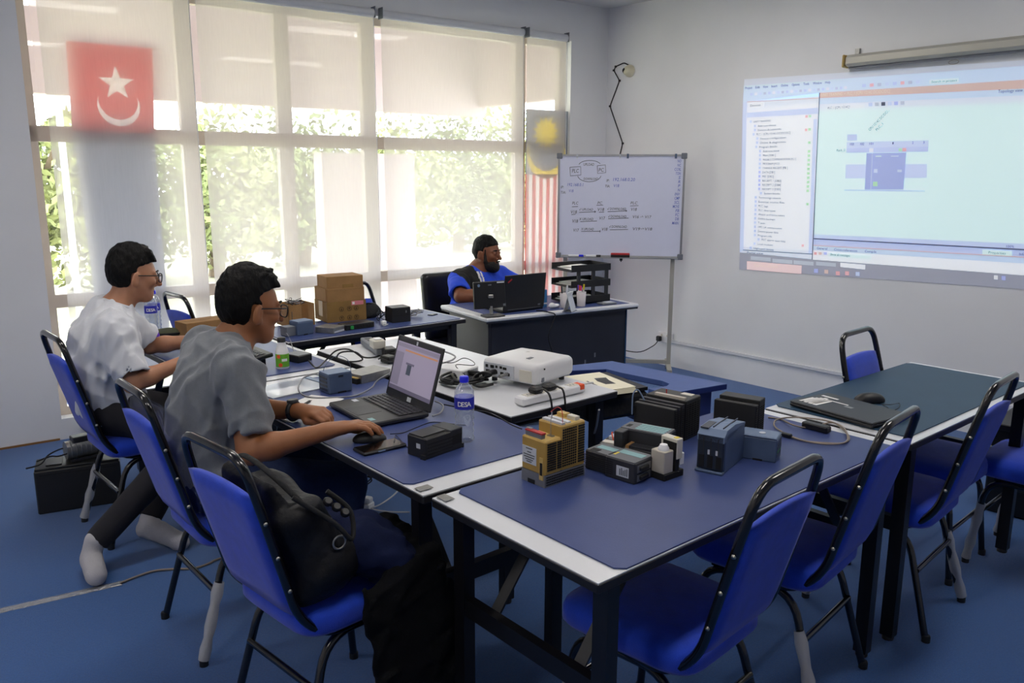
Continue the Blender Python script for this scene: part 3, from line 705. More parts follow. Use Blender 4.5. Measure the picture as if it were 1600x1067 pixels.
def tee(P, name, m, spine, sr, shR, shL, slR, slL, hem, seed, sleeve_r=.075, width=1.0, fold=.006, h=.006, neckp=None, neckd=(.25, 0, 1), shr=.075):
    pts = list(spine)+[shR, shL, slR, slL]; lo, hi = bounds(pts, .24); F = Field(lo, hi, h)
    ax = np.array(shL)-np.array(shR); ax[2] = 0; ax /= np.linalg.norm(ax)
    for i in range(len(spine)-1):
        for t in (0, .33, .67) if i < len(spine)-2 else (0, .33, .67, 1):
            c = np.array(spine[i])*(1-t)+np.array(spine[i+1])*t; r = np.array(sr[i])*(1-t)+np.array(sr[i+1])*t
            fwd = np.array([ax[1], -ax[0], 0]); rot = np.stack([fwd, ax, V3(0, 0, 1)], 1)
            F.ell(c, (r[0], r[1], .10), rot, .05)
    for sh, sl in ((shR, slR), (shL, slL)):
        F.cone(np.array(spine[-1])-V3(0, 0, .035), sh, .065, shr, .05); F.cone(sh, sl, shr+.003, sleeve_r, .03, cap=True)
    F.folds(fold*2.2, 24, seed, (1, 1, .6), 5); F.folds(fold*1.5, 42, seed+9, (1, 1, .7), 4, True)
    for sh, sl in ((shR, slR), (shL, slL)):
        u = np.array(sl)-np.array(sh); u /= np.linalg.norm(u)
        F.cone(np.array(sl)-u*.025, np.array(sl)+u*.05, sleeve_r-.024, sleeve_r-.020, .003, 's')
        s0 = np.array(sl)+u*.0
        F.cone(s0+u*.004, s0+u*.12, sleeve_r+.05, sleeve_r+.06, 0, 's') if False else None
    if neckp is not None:
        nd = np.array(neckd, float); nd /= np.linalg.norm(nd)
        F.cone(np.array(neckp), np.array(neckp)+nd*.16, .056, .066, .004, 's')
    F.half(hem[0], hem[1])
    return F.mesh(name, m, P, 2)
def collar(P, name, m, c, nd, r=.066, t=.007, flat=.85, ax=None):
    nd = Vector(nd).normalized(); a = Vector((0, 1, 0)); a = (a-nd*a.dot(nd)).normalized(); b = nd.cross(a); c = Vector(c)
    MB().tube([c+a*r*flat*math.cos(x)+b*r*math.sin(x) for x in [2*PI*i/28 for i in range(29)]], t, 8).build(name, m, P)
def legs_cloth(P, name, m, hips, knees, ankles, seed, h=.008, r=(.098, .076, .055), pel=None, prad=(.14, .19, .13), rot=None):
    pts = list(hips)+list(knees)+list(ankles); lo, hi = bounds(pts, .2); F = Field(lo, hi, h)
    if pel is not None: F.ell(pel, prad, rot, .03)
    for a, b, c in zip(hips, knees, ankles):
        F.cone(a, b, r[0], r[1], .03); F.cone(b, c, r[1]*.97, r[2], .03, cap=True)
    F.folds(.006, 30, seed, n=6)
    return F.mesh(name, m, P, 2)
def sock(P, an, heel, toe, h=.005, m='sock', name='sock'):
    lo, hi = bounds([an, heel, toe], .09); F = Field(lo, hi, h); an, heel, toe = map(np.array, (an, heel, toe))
    F.cone(an, heel*.8+toe*.2+V3(0, 0, .03), .041, .038, .02); F.cone(heel+V3(0, 0, .0), toe, .038, .03, .03); F.cone(heel*.5+toe*.5+V3(0, 0, .025), toe, .036, .032, .03); F.cone(toe, toe+(toe-heel)*.12+V3(0,0,-.004), .032, .024, .02)
    F.half((0, 0, .002), (0, 0, -1)); F.folds(.0018, 80, 4)
    return F.mesh(name, m, P, 1)

# ---------------------------------------------------------------- man in the grey T-shirt
def grey_man():
    Y = 2.72; H = Fr((1.122, Y, 1.148), R(2), R(9), 0, 1.05); neck = V3(1.055, Y, 1.03)
    shR, shL = V3(.995, 2.545, .965), V3(1.025, 2.905, .97); elR, elL = V3(.985, 2.455, .725), V3(1.10, 2.82, .77)
    wrR, wrL = V3(1.175, 2.295, .793), V3(1.215, 2.565, .793)
    hips = [V3(1.00, 2.63, .565), V3(1.00, 2.82, .565)]; kn = [V3(1.40, 2.60, .475), V3(1.40, 2.86, .49)]; an = [V3(1.36, 2.58, .09), V3(1.42, 2.88, .09)]
    lo, hi = (.75, 2.1, 0), (1.62, 3.05, 1.33); F = Field(lo, hi, .0045)
    head_skin(F, H, neck)
    sp = [V3(.96, Y, .56), V3(.95, Y, .74), V3(.985, Y, .92), V3(1.045, Y, 1.02)]
    F.chain(sp, [.08, .075, .08, .06], .04); F.chain([shR, sp[3], shL], [.045, .055, .045], .03)
    arm_skin(F, shR, elR, wrR, (.046, .043, .027)); arm_skin(F, shL, elL, wrL, (.046, .042, .027))
    hand(F, wrR+V3(.012, -.004, .004), (.86, -.48, .10), (.06, .02, 1), 1, 1.06, (.22, .42, .42))
    hand(F, wrL+V3(.006, -.012, .0), (.30, -.95, .05), (-.25, -.05, 1), -1, 1.0, (.5, .75, .5), thumb_in=.7)
    for i in (0, 1): leg_skin(F, hips[i], kn[i], an[i], an[i]+V3(.03, 0, -.03))
    P = F.mesh('person', 'skin_tan', None, 1)
    tag(P, 'man in grey T-shirt and glasses working at the open laptop', 'person')
    hair_cap('hair', P, H, front=.035, nape=-.06, top=.022, tufts=34, seed=4)
    face_parts(P, H); glasses(P, H)
    tee(P, 'shirt', 'tee_grey', [V3(.955, Y, .54), V3(.945, Y, .72), V3(.975, Y, .90), V3(1.025, Y, .985)], [(.125, .165), (.125, .165), (.125, .175), (.09, .13)], shR, shL,
        V3(.992, 2.468, .775), V3(1.075, 2.855, .815), ((0, 0, .53), (0, 0, -1)), 11, sleeve_r=.070, neckp=(1.03, Y, 1.02), neckd=(.35, 0, 1), fold=.010, h=.0055)
    collar(P, 'collar', 'tee_grey', (1.052, Y, 1.045), (.5, 0, 1), .068, .008, .92)
    legs_cloth(P, 'trousers', 'jeans', hips, kn, an, 3, pel=V3(.96, Y, .575), rot=np.eye(3))
    for i in (0, 1): sock(P, an[i], an[i]+V3(-.04, 0, -.05), an[i]+V3(.15, 0, -.058), .007)
    # wristwatch
    w = wrL+(elL-wrL)*.10; d = (wrL-elL)/np.linalg.norm(wrL-elL); a = np.cross(d, V3(0, 0, 1)); a /= np.linalg.norm(a); b = np.cross(a, d)
    wt = MB().tube([w+a*.032*math.cos(t)+b*.030*math.sin(t) for t in [2*PI*i/20 for i in range(21)]], .0085, 8, flat=1).build('wristwatch', 'black_plastic', P)
    MB().lathe([(.02, 0), (.02, .008), (.017, .011)], 18, frame(Vector(w+b*.03), Vector(d), Vector(a), Vector(b))).build('watch_case', 'dark_plastic', wt)
grey_man()

# ---------------------------------------------------------------- man in the white T-shirt
def white_man():
    Y = 3.82; H = Fr((1.05, 3.80, 1.165), R(-2), R(8), 0, .99); neck = V3(.985, 3.80, 1.03)
    shR, shL = V3(.905, 3.655, .955), V3(.985, 3.985, .965); elR, elL = V3(.945, 3.575, .735), V3(1.15, 4.01, .80)
    wrR, wrL = V3(1.175, 3.535, .815), V3(1.37, 3.87, .825)
    hips = [V3(.93, 3.76, .57), V3(.95, 3.93, .57)]; kn = [V3(1.14, 3.50, .47), V3(1.28, 3.78, .49)]; an = [V3(.725, 3.47, .125), V3(.98, 3.62, .11)]
    F = Field((.62, 3.2, 0), (1.58, 4.15, 1.3), .0055)
    head_skin(F, H, neck, .05)
    sp = [V3(.93, Y, .57), V3(.90, Y, .76), V3(.915, Y, .93), V3(.965, Y, 1.02)]
    F.chain(sp, [.08, .075, .08, .06], .04); F.chain([shR, sp[3], shL], [.04, .05, .04], .03)
    arm_skin(F, shR, elR, wrR, (.042, .039, .025)); arm_skin(F, shL, elL, wrL, (.042, .038, .025))
    hand(F, wrR+V3(.01, 0, .0), (.97, .1, .12), (0, 0, 1), 1, .97, (.2, .35, .35)); hand(F, wrL+V3(.01, 0, 0), (.8, -.5, .1), (0, 0, 1), -1, .97, (.2, .35, .35))
    for i in (0, 1): leg_skin(F, hips[i], kn[i], an[i], an[i]+V3(0, -.01, -.02))
    P = F.mesh('person', 'skin_light', None, 1)
    tag(P, 'man in white T-shirt and glasses seated at the left by the window', 'person')
    hair_cap('hair', P, H, front=.024, nape=-.045, top=.020, tufts=12, seed=8, side=.0)
    face_parts(P, H); glasses(P, H)
    tee(P, 'shirt', 'tee_white', [V3(.93, Y, .54), V3(.885, Y, .74), V3(.905, Y, .90), V3(.95, Y, .985)], [(.125, .165), (.13, .17), (.13, .175), (.09, .125)], shR, shL,
        V3(.95, 3.555, .762), V3(1.12, 4.00, .825), ((0, 0, .535), (.0, 0, -1)), 23, sleeve_r=.080, neckp=(.96, 3.80, 1.02), neckd=(.35, 0, 1), fold=.010, h=.006, shr=.08)
    collar(P, 'collar', 'tee_white', (.98, 3.80, 1.042), (.45, 0, 1), .064, .008, .95)
    legs_cloth(P, 'trousers', 'trousers_dark', hips, kn, an, 5, pel=V3(.93, Y, .585), rot=np.eye(3), r=(.092, .072, .05))
    sock(P, an[0]+V3(-.005, -.005, .01), V3(.70, 3.49, .045), V3(.685, 3.345, .04)); sock(P, an[1], V3(.955, 3.625, .06), V3(1.045, 3.46, .035))
white_man()

# ---------------------------------------------------------------- man in the blue shirt
def blue_man():
    Y = 4.60; H = Fr((3.665, 4.585, 1.055), R(-68), R(3), 0, .98); neck = V3(3.635, 4.62, .93)
    shR, shL = V3(3.455, 4.63, .865), V3(3.815, 4.63, .865); elR, elL = V3(3.335, 4.46, .785), V3(3.92, 4.46, .785); wrR, wrL = V3(3.50, 4.27, .79), V3(3.74, 4.26, .79)
    F = Field((3.2, 3.95, .3), (4.05, 4.85, 1.2), .006)
    head_skin(F, H, neck, .06)
    sp = [V3(3.63, 4.72, .42), V3(3.63, 4.70, .62), V3(3.63, 4.66, .80), V3(3.635, 4.64, .92)]
    F.chain(sp, [.12, .12, .12, .07], .05); F.chain([shR, sp[3], shL], [.05, .06, .05], .04)
    arm_skin(F, shR, elR, wrR, (.05, .047, .03)); arm_skin(F, shL, elL, wrL, (.05, .047, .03))
    hand(F, wrR, (.5, -.85, 0), (0, 0, 1), 1, 1, (.3, .4, .3)); hand(F, wrL, (-.5, -.85, 0), (0, 0, 1), -1, 1, (.3, .4, .3))
    for s in (-1, 1): leg_skin(F, V3(3.63+s*.1, 4.70, .44), V3(3.63+s*.12, 4.30, .46), V3(3.63+s*.12, 4.30, .34), V3(3.63+s*.12, 4.22, .33))
    P = F.mesh('person', 'skin_brown', None, 1)
    tag(P, 'bearded man in blue and black shirt sitting behind the office desk', 'person')
    hair_cap('hair', P, H, front=.020, nape=-.05, top=.006, tufts=0, seed=2, h=.0045, fringe=False, side=-.010, ox=.116)
    # beard
    c = H(.04, 0, -.08); B = Field(c-.11, c+.11, .0045)
    B.ell(H(.035, 0, -.085), np.array([.062, .062, .055]), H.m, 0); B.ell(H(.07, 0, -.105), np.array([.034, .034, .03]), H.m, .02)
    B.rbox(H(.03, 0, -.0), np.array([.1, .1, .038]), H.m@np.array(Euler((0, R(10), 0)).to_matrix()), .012, .008, 's'); B.ell(H(.10, 0, -.063), np.array([.03, .026, .008]), H.m, .004, 's')
    for s in (-1, 1): B.cone(H(.022, s*.059, .035), H(.024, s*.056, -.06), .012, .018, .012)
    B.cone(H(.096, -.022, -.056), H(.096, .022, -.056), .006, .006, .004); B.folds(.002, 170, 3); B.mesh('beard', 'beard_black', P, 1)
    face_parts(P, H)
    S = tee(P, 'shirt', 'shirt_blue', [V3(3.63, 4.70, .44), V3(3.63, 4.69, .62), V3(3.635, 4.66, .78), V3(3.635, 4.645, .875)], [(.15, .19), (.15, .19), (.14, .19), (.10, .15)], shR, shL,
        V3(3.342, 4.475, .797), V3(3.91, 4.475, .797), ((0, 0, .42), (0, 0, -1)), 31, sleeve_r=.078, fold=.005, h=.007, neckp=(3.635, 4.64, .905), neckd=(.1, -.4, 1))
    # black shoulder panel and white piping: faces of the shirt by position
    me = S.data; me.materials.append(MATS['shirt_black']); me.materials.append(MATS['shirt_white'])
    for p in me.polygons:
        x, y, z = p.center
        edge = 3.555+(.90-z)*.12
        if x < edge and x > 3.435-(z-.80)*.30 and z > .5: p.material_index = 1
        if (edge < x < edge+.014 or edge+.022 < x < edge+.036) and y < 4.66 and z < .93: p.material_index = 2
    # shirt collar
    for s, m in ((-1, 'shirt_blue'), (1, 'shirt_black')):
        q = lambda a, z, r: Vector((3.64+s*r*math.sin(a), 4.635-r*math.cos(a), z)); n = 9; vs = []
        for i in range(n+1):
            a = .25+2.7*i/n; dz = .02*(i/n); vs += [q(a, .915+dz-.035*(1-i/n)-.025, .092), q(a, .945+dz-.03*(1-i/n), .068), q(a, .945+dz-.03*(1-i/n), .062)]
        MB().add(vs, [f for i in range(n) for f in ((i*3, i*3+3, i*3+4, i*3+1), (i*3+1, i*3+4, i*3+5, i*3+2))], True).build('collar', m, P)
    T = frame((3.735, 4.505, .80), (1, 0, 0), (0, .25, 1))
    em = MB().box((0, 0, .0), (.07, .022, .002), T).build('chest_logo', 'flag_yellow', P); MB().lathe([(.014, 0), (.014, .002)], 14, T @ TR((-.038, 0, 0))).build('logo_disc', 'shirt_white', em)
    # bracelet
    w = wrR+(elR-wrR)*.12; d = (wrR-elR)/np.linalg.norm(wrR-elR); a = np.cross(d, V3(0, 0, 1)); a /= np.linalg.norm(a); b = np.cross(a, d)
    MB().tube([w+a*.034*math.cos(t)+b*.034*math.sin(t) for t in [2*PI*i/20 for i in range(21)]], .006, 6).build('bracelet', 'alu', P)
    legs_cloth(P, 'trousers', 'trousers_dark', [V3(3.53, 4.68, .45), V3(3.73, 4.68, .45)], [V3(3.51, 4.30, .46), V3(3.75, 4.30, .46)], [V3(3.51, 4.27, .06), V3(3.75, 4.27, .06)], 5, h=.011)
    oc = thing('office_chair', 'black padded office chair behind the desk', 'chair', (3.60, 4.78, 0), R(-90))
    F = Field((-.35, -.3, .3), (.3, .3, .95), .011)
    F.rbox((.0, 0, .36), (.23, .24, .045), None, .04); F.mesh('seat', 'black_leather', oc, 1)
    F = Field((-.4, -.35, .3), (.1, .35, 1.0), .011); F.rbox((-.19, .02, .64), (.04, .25, .25), np.array(Euler((0, R(-6), 0)).to_matrix()), .038); F.mesh('backrest', 'black_leather', oc, 1)
    MB().lathe([(.03, .06), (.03, .32)], 12).build('gas_column', 'black_steel', oc)
    for k in range(5):
        a = 2*PI*k/5; MB().tube([(0, 0, .09), (.27*math.cos(a), .27*math.sin(a), .06)], .02, 6).build('base_spoke', 'black_plastic', oc)
        MB().lathe([(.001, -.012), (.028, -.012), (.028, .012), (.001, .012)], 10, TR((.27*math.cos(a), .27*math.sin(a), .029), rx=PI/2)).build('castor', 'black_plastic', oc)
mat('black_leather', '101013', .35, bump=.15, bscale=120)
blue_man()
# ================================================================ THINGS ON THE TABLES
def base3(L, F, Rr, z):
    l, f, r = at(*L, z), at(*F, z), at(*Rr, z); x = (r-f); y = (l-f); yaw = math.atan2(x.y, x.x)
    yd = Vector((-math.sin(yaw), math.cos(yaw), 0)); return f, yaw, x.length, abs(y.dot(yd))
def dev(name, label, cat, L, F, Rr, z=ZT, group=None):
    f, yaw, a, b = base3(L, F, Rr, z); return thing(name, label, cat, (f.x, f.y, z), yaw, group), a, b
def B(t, name, m, x0, x1, y0, y1, z0, z1, bev=0): return MB().box(((x0+x1)/2, (y0+y1)/2, (z0+z1)/2), (abs(x1-x0), abs(y1-y0), abs(z1-z0)), bev=bev).build(name, m, t)
def grid_x0(t, name, m, ys, zs, w, h, x=-.0006, d=.0016):
    mb = MB(); [mb.box((x, y, z), (d, w, h)) for y in ys for z in zs]; return mb.build(name, m, t)
def grid_y0(t, name, m, xs, zs, w, h, y=-.0006, d=.0016):
    mb = MB(); [mb.box((x, y, z), (w, d, h)) for x in xs for z in zs]; return mb.build(name, m, t)
def lines(a, b, n): return [a+(b-a)*(i+.5)/n for i in range(n)]
mat('plc_yellow', 'AE8C46', .5, var=.06); mat('plc_yellow2', 'C4A662', .5); mat('plc_metal', '8C8D8E', .45, metal=.6, var=.1); mat('slot_black', '0A0908', .7)
mat('plc_charcoal', '2C2D33', .5, var=.1); mat('plc_black', '1D1D1E', .5, var=.12); mat('plc_teal', '7FA9AE', .5); mat('plc_blue', '4A5B78', .5, var=.06); mat('plc_blue_dark', '1E2736', .4); mat('label_white', 'C6CAD2', .6); mat('print_grey', '55585E', .7)
mat('plc_top', '5D6066', .5); mat('relay_beige', 'B5AEA2', .5); mat('plc_lightblue', '6C7F9C', .5)

# yellow safety controller
t, a, b = dev('yellow_controller', 'yellow safety controller with vent slots and red plug on the near table', 'controller', (803, 752), (851, 763), (913, 742)); h = .165
B(t, 'base', 'plc_metal', 0, a, 0, b, 0, .035); s1 = a*.40
B(t, 'low_housing', 'plc_yellow', 0, s1, 0, b, .035, h*.80, .003); B(t, 'high_housing', 'plc_yellow', s1, a, 0, b, .035, h, .003)
B(t, 'top_plate', 'plc_yellow2', .004, s1, .004, b-.004, h*.80, h*.80+.001)
B(t, 'top_plate', 'plc_yellow2', s1+.02, a-.003, .003, b-.003, h, h+.001)
mb = MB()
for z in lines(.045, h*.80-.006, 12):
    for x in lines(.008, s1*.68, 5)+lines(s1*.74, s1*1.0, 3): mb.box((x, -.0005, z), (s1*.68/5*.66, .002, .0048))
for z in lines(.045, h-.008, 15):
    for x in lines(s1*1.04, a*.78, 7)+lines(a*.82, a-.004, 5): mb.box((x, -.0005, z), ((a*.78-s1)/7*.66, .002, .0048))
mb.build('vent_slots', 'slot_black', t)
mb = MB(); [mb.box((x, -.0005, z), (a/22*.66, .002, .004)) for z in lines(.003, .032, 4) for x in lines(.005, a-.005, 22)]; mb.build('base_slots', 'slot_black', t)
lb = B(t, 'rating_label', 'label_white', -.0012, 0, b*.36, b*.96, .055, .105)
for z, w in ((.098, .5), (.088, .3), (.080, .85), (.073, .8), (.066, .6), (.060, .4)): B(lb, 'print_line', 'print_grey', -.0018, -.001, b*.66-b*.28*w, b*.66+b*.28*w, z, z+.003)
B(t, 'latch', 'plc_yellow2', -.002, .0, b*.06, b*.22, .02, .085); B(t, 'latch_slot', 'slot_black', -.0026, -.001, b*.09, b*.19, .034, .07); B(t, 'base_notch', 'slot_black', -.001, .004, b*.42, b*.72, 0, .012)
pl = B(t, 'plug', 'grey_plastic', .008, .022, b*.25, b*.93, h*.80, h*.80+.016); B(pl, 'plug_cap', 'red', .007, .023, b*.22, b*.94, h*.80+.014, h*.80+.018)
B(t, 'port', 'steel', .045, .056, .02, b*.42, h*.80, h*.80+.004); B(t, 'port', 'steel', .012, .022, b*.75, b*.97, h*.80+.02, h*.80+.0205)
for q, yy in enumerate(lines(.01, b-.01, 2)): B(t, 'terminal_strip', 'label_white', s1+.008+.022*q, s1+.022+.022*q, .008, b-.008, h, h+.006)
B(t, 'terminal_block', 'offwhite', a-.03, a-.012, .012, .045, h, h+.012); B(t, 'terminal_block', 'plc_yellow2', a-.03, a-.010, b*.55, b-.01, h, h+.012)
MB().tube(spline([(s1+.015, .012, h), (s1+.02, .02, h+.035), (s1+.03, b*.5, h+.04), (s1+.03, b*.8, h+.02)], 6), .0012, 5).build('wire', 'red', t)
MB().tube(spline([(.05, .03, h*.80), (.052, .032, h+.01), (s1+.01, .05, h+.03), (s1+.02, .06, h)], 6), .001, 5).build('wire', 'cable_grey', t)

# charcoal controller lying with two teal strips
t, a, b = dev('controller_module', 'low charcoal controller with two teal strips and round sockets, front of the near table', 'controller', (918, 733), (991, 758), (1021, 744)); h = .062
b = .185
B(t, 'housing', 'plc_charcoal', 0, a, 0, b*.55, 0, h, .003); B(t, 'housing', 'plc_charcoal', .012, a, b*.55, b, 0, h-.004, .003)
B(t, 'top_plate', 'plc_top', .003, a-.003, .003, b*.55-.003, h, h+.0015); B(t, 'top_plate', 'plc_top', .015, a-.003, b*.55, b-.003, h-.004, h-.0025)
B(t, 'teal_strip', 'plc_teal', a*.50, a*.80, .012, b*.50, h+.001, h+.0022); B(t, 'teal_strip', 'plc_teal', a*.50, a*.78, b*.58, b*.92, h-.003, h-.0018)
B(t, 'display', 'slot_black', a*.18, a*.40, b*.78, b*.93, h-.003, h-.0015); B(t, 'warning_mark', 'yellow', a*.25, a*.55, b*.46, b*.50, h+.001, h+.002); B(t, 'switch_hole', 'slot_black', a*.12, a*.45, b*.51, b*.545, h+.001, h+.002)
lb = B(t, 'rating_label', 'label_white', -.001, 0, .02, .062, .014, .044)
for q in range(5): B(lb, 'print_line', 'print_grey', -.0016, -.0008, .024+.006*q, .027+.006*q, .018, .040-.003*(q % 3))
for z in (.016, .042):
    B(t, 'port_plate', 'steel', .012, a-.02, -.002, 0, z-.010, z+.010); B(t, 'serial_port', 'plc_black', .02, a-.035, -.009, -.001, z-.006, z+.006, .002)
for z in lines(.01, h-.01, 7): B(t, 'vent_line', 'slot_black', -.0004, .0004, .075, b-.004, z-.001, z+.001)
# controller with terminal rows behind it
t, a, b = dev('controller_module', 'charcoal controller with four teal strips and a masking tape band', 'controller', (967, 707), (1030, 738), (1052, 722))
a, b, h = .115, .15, .10
B(t, 'housing', 'plc_charcoal', .04, a, 0, b, 0, h, .003); B(t, 'side_arm', 'plc_charcoal', .0, .042, b-.03, b, .02, h, .002); B(t, 'terminal_body', 'plc_black', 0, .04, 0, b-.03, 0, .055, .002)
B(t, 'top_plate', 'plc_top', .042, a-.002, .002, b-.002, h, h+.0015)
for q in range(4): B(t, 'teal_strip', 'plc_teal', .050+.015*q, .061+.015*q, .012, b*.70, h+.001, h+.0024)
for q in range(4): B(t, 'terminal_row', 'plc_charcoal', .002+.009*q, .008+.009*q, .004, b-.05, .055, .062)
B(t, 'tape_band', 'cardboard', -.001, .041, b-.05, b-.04, .03, .0635); B(t, 'slot', 'slot_black', .06, .085, b*.84, b*.93, h+.001, h+.002)
# small green wiring board left of it
t = thing('circuit_board', 'small circuit board with white connectors behind the teal striped controllers', 'circuit board', at(958, 702, ZT), R(20))
B(t, 'board', 'plc_black', -.04, .05, -.03, .03, 0, .028); B(t, 'connector', 'offwhite', -.045, -.02, -.02, .02, .028, .036); B(t, 'connector', 'label_white', .01, .04, .0, .02, .028, .038); MB().tube(spline([(0, 0, .03), (.01, .01, .05), (.045, .02, .04)], 5), .002, 5).build('wire', 'orange', t)
# timer relay on socket
t, a, b = dev('timer_relay', 'beige timer relay with round knob plugged on a dark socket', 'relay', (1021, 741), (1038, 753), (1069, 742)); a, b = .085, .048
B(t, 'socket', 'slot_black', 0, a, 0, b+.01, 0, .02, .002); B(t, 'relay_body', 'relay_beige', .0, .040, .003, b+.005, .02, .085, .002); MB().lathe([(.016, 0), (.016, .006), (.012, .012), (.011, .016)], 18, TR((.020, b/2, .085))).build('knob', 'white_plastic', t)
B(t, 'socket_tower', 'slot_black', .046, .062, .0, b, .02, .105); B(t, 'terminal_cover', 'offwhite', .048, .074, -.002, b+.01, .055, .115, .002); B(t, 'terminal_cover', 'white_plastic', .066, .084, -.001, b*.6, .035, .07, .002); B(t, 'yellow_label', 'yellow', .055, .070, .006, .018, .115, .1162)
# black rack module with vents
t, a, b = dev('rack_module', 'wide black rack controller with open vents, wire sticking up', 'controller', (1004, 668), (1052, 698), (1106, 672)); h = .135; a = .17; b = .15
B(t, 'front_panel', 'plc_black', 0, .018, 0, b, 0, h*.90, .002); B(t, 'card', 'plc_charcoal', .026, .036, 0, b, 0, h*.92); B(t, 'card', 'plc_charcoal', .046, .062, 0, b, 0, h*.95); B(t, 'main_housing', 'plc_black', .072, a, 0, b, 0, h, .002); B(t, 'back_plate', 'plc_black', .0, a, b-.01, b, 0, h*.8)
grid_y0(t, 'vent_slots', 'slot_black', lines(.075, a-.004, 5), lines(.01, h-.012, 16), .012, .004); grid_y0(t, 'vent_slots', 'slot_black', [.009, .031, .054], lines(.01, h*.85, 16), .008, .004)
B(t, 'top_label', 'offwhite', a-.03, a-.004, .02, .06, h, h+.001); B(t, 'top_bar', 'relay_beige', .075, .09, .01, b-.03, h, h+.008)
MB().tube(spline([(.03, b-.02, h*.9), (.02, b-.0, h+.022), (-.004, b+.004, h+.01), (-.012, b, h*.6)], 6), .0025, 6).build('wire', 'plc_lightblue', t); MB().tube([(.10, b*.6, h), (.10, b*.6, h+.02)], .002, 5).build('wire_stub', 'red', t)
# tall blue grey controller
t, a, b = dev('blue_controller', 'tall blue grey controller with dark glossy front, middle of the near table', 'controller', (1088, 735), (1129, 743), (1161, 716)); h = .125; b = .082
B(t, 'housing', 'plc_blue', .012, a, 0, b, 0, h-.008, .003); MB().prism([(.0, h-.012), (.02, h+.004), (a*.5, h+.006), (a, h-.008), (a, h-.014), (0, h-.03)], -b, 0, TR(rx=PI/2)).build('curved_cover', 'plc_lightblue', t)
B(t, 'front_cover', 'plc_blue_dark', 0, .013, .002, b-.002, .01, h-.012, .002); B(t, 'front_lip', 'plc_blue', -.008, .012, -.001, b+.001, 0, .008, .002)
for q in range(3): B(t, 'front_rib', 'plc_charcoal', -.001, .001, .016+.022*q, .019+.022*q, .02, h-.02); B(t, 'front_grid', 'slot_black', -.0012, .0005, .006+.026*q, .022+.026*q, .015, .052)
for q in range(2): B(t, 'connector', 'label_white', -.0015, .001, .018+.024*q, .024+.024*q, .056, .070); B(t, 'cover_slit', 'plc_blue_dark', .03, a*.85, .014+.03*q, .017+.03*q, h+.004, h+.0075)
B(t, 'display', 'plc_blue_dark', .012, a*.45, b*.66, b*.95, h+.003, h+.0065)
# small blue grey controller
t, a, b = dev('blue_controller', 'small blue grey controller with round white logo on its lid', 'controller', (1162, 713), (1212, 724), (1224, 706)); a, b, h = .075, .115, .078
B(t, 'housing', 'plc_blue', 0, a, 0, b, 0, h-.006, .003); B(t, 'lid', 'plc_lightblue', -.001, a+.001, .001, b-.001, h-.006, h, .003); MB().lathe([(.010, 0), (.010, .001)], 16, TR((a*.5, b*.45, h))).build('round_logo', 'label_white', t)
for z in lines(.015, h-.015, 4): B(t, 'side_port', 'plc_blue_dark', .008, a-.01, -.001, .001, z-.005, z+.004)
B(t, 'side_strip', 'green', .008, a-.01, -.0014, .0005, .03, .033); B(t, 'base_notch', 'slot_black', -.001, .004, b*.35, b*.6, 0, .006)
# tall black module at the far end
t, a, b = dev('rack_module', 'tall plain black rack module at the far end of the near table', 'controller', (1130, 672), (1178, 698), (1201, 680)); a, b, h = .085, .14, .145
B(t, 'front_panel', 'plc_black', 0, .022, 0, b, 0, h*.93, .002); B(t, 'main_housing', 'plc_black', .03, a, 0, b*.96, 0, h, .002); B(t, 'back_plate', 'plc_black', .01, a-.01, b-.012, b-.002, 0, h*.8)
grid_y0(t, 'vent_slots', 'slot_black', lines(.034, a-.003, 3), lines(.01, h-.02, 16), .012, .004); grid_y0(t, 'vent_slots', 'slot_black', [.011], lines(.01, h*.88, 16), .014, .004)
# coiled programming cable with inline adapter
def cable(name, label, pts, r, m, z=ZT, n=7, cat='cable', parent=None):
    P = []
    for p in pts:
        q = at(p[0], p[1], z+(p[2] if len(p) > 2 else 0)+r); P.append(q)
    o = MB().tube(spline(P, n), r, 7).build(name, m, parent)
    if parent is None: tag(o, label, cat)
    return o
t = thing('programming_cable', 'coiled beige cable with a black inline adapter beside the closed laptop', 'cable', at(1270, 672, ZT))
def loc_cable(t, name, pts, r, m, z=ZT, n=7): P = [at(p[0], p[1], z+(p[2] if len(p) > 2 else 0)+r)-t.location for p in pts]; return MB().tube(spline(P, n), r, 7).build(name, m, t)
loc_cable(t, 'cord', [(1200, 652), (1220, 655), (1240, 664, .006), (1265, 668), (1300, 660), (1318, 672), (1327, 684, .003), (1318, 692), (1290, 692), (1255, 688), (1225, 676), (1210, 665, .004), (1215, 655, .008), (1245, 652, .004), (1285, 656, .004), (1312, 664, .006), (1323, 676, .006), (1322, 690, .004), (1298, 694, .004), (1262, 690, .004), (1228, 680)], .0028, 'cable_beige')
q = at(1275, 672, ZT)-t.location; yw = math.atan2((at(1300, 678, ZT)-at(1250, 665, ZT)).y, (at(1300, 678, ZT)-at(1250, 665, ZT)).x)
MB().box((0, 0, .012), (.095, .032, .022), Matrix.Translation(q) @ TR(rz=yw), bev=.004).build('adapter_box', 'black_plastic', t); MB().lathe([(.008, 0), (.008, .001)], 14, Matrix.Translation(q) @ TR((0, -.0165, .012), rx=PI/2)).build('badge', 'plc_teal', t)
q = at(1228, 683, ZT)-t.location; MB().box((0, 0, .008), (.04, .016, .014), Matrix.Translation(q) @ TR(rz=yw), bev=.003).build('cable_plug', 'black_plastic', t)

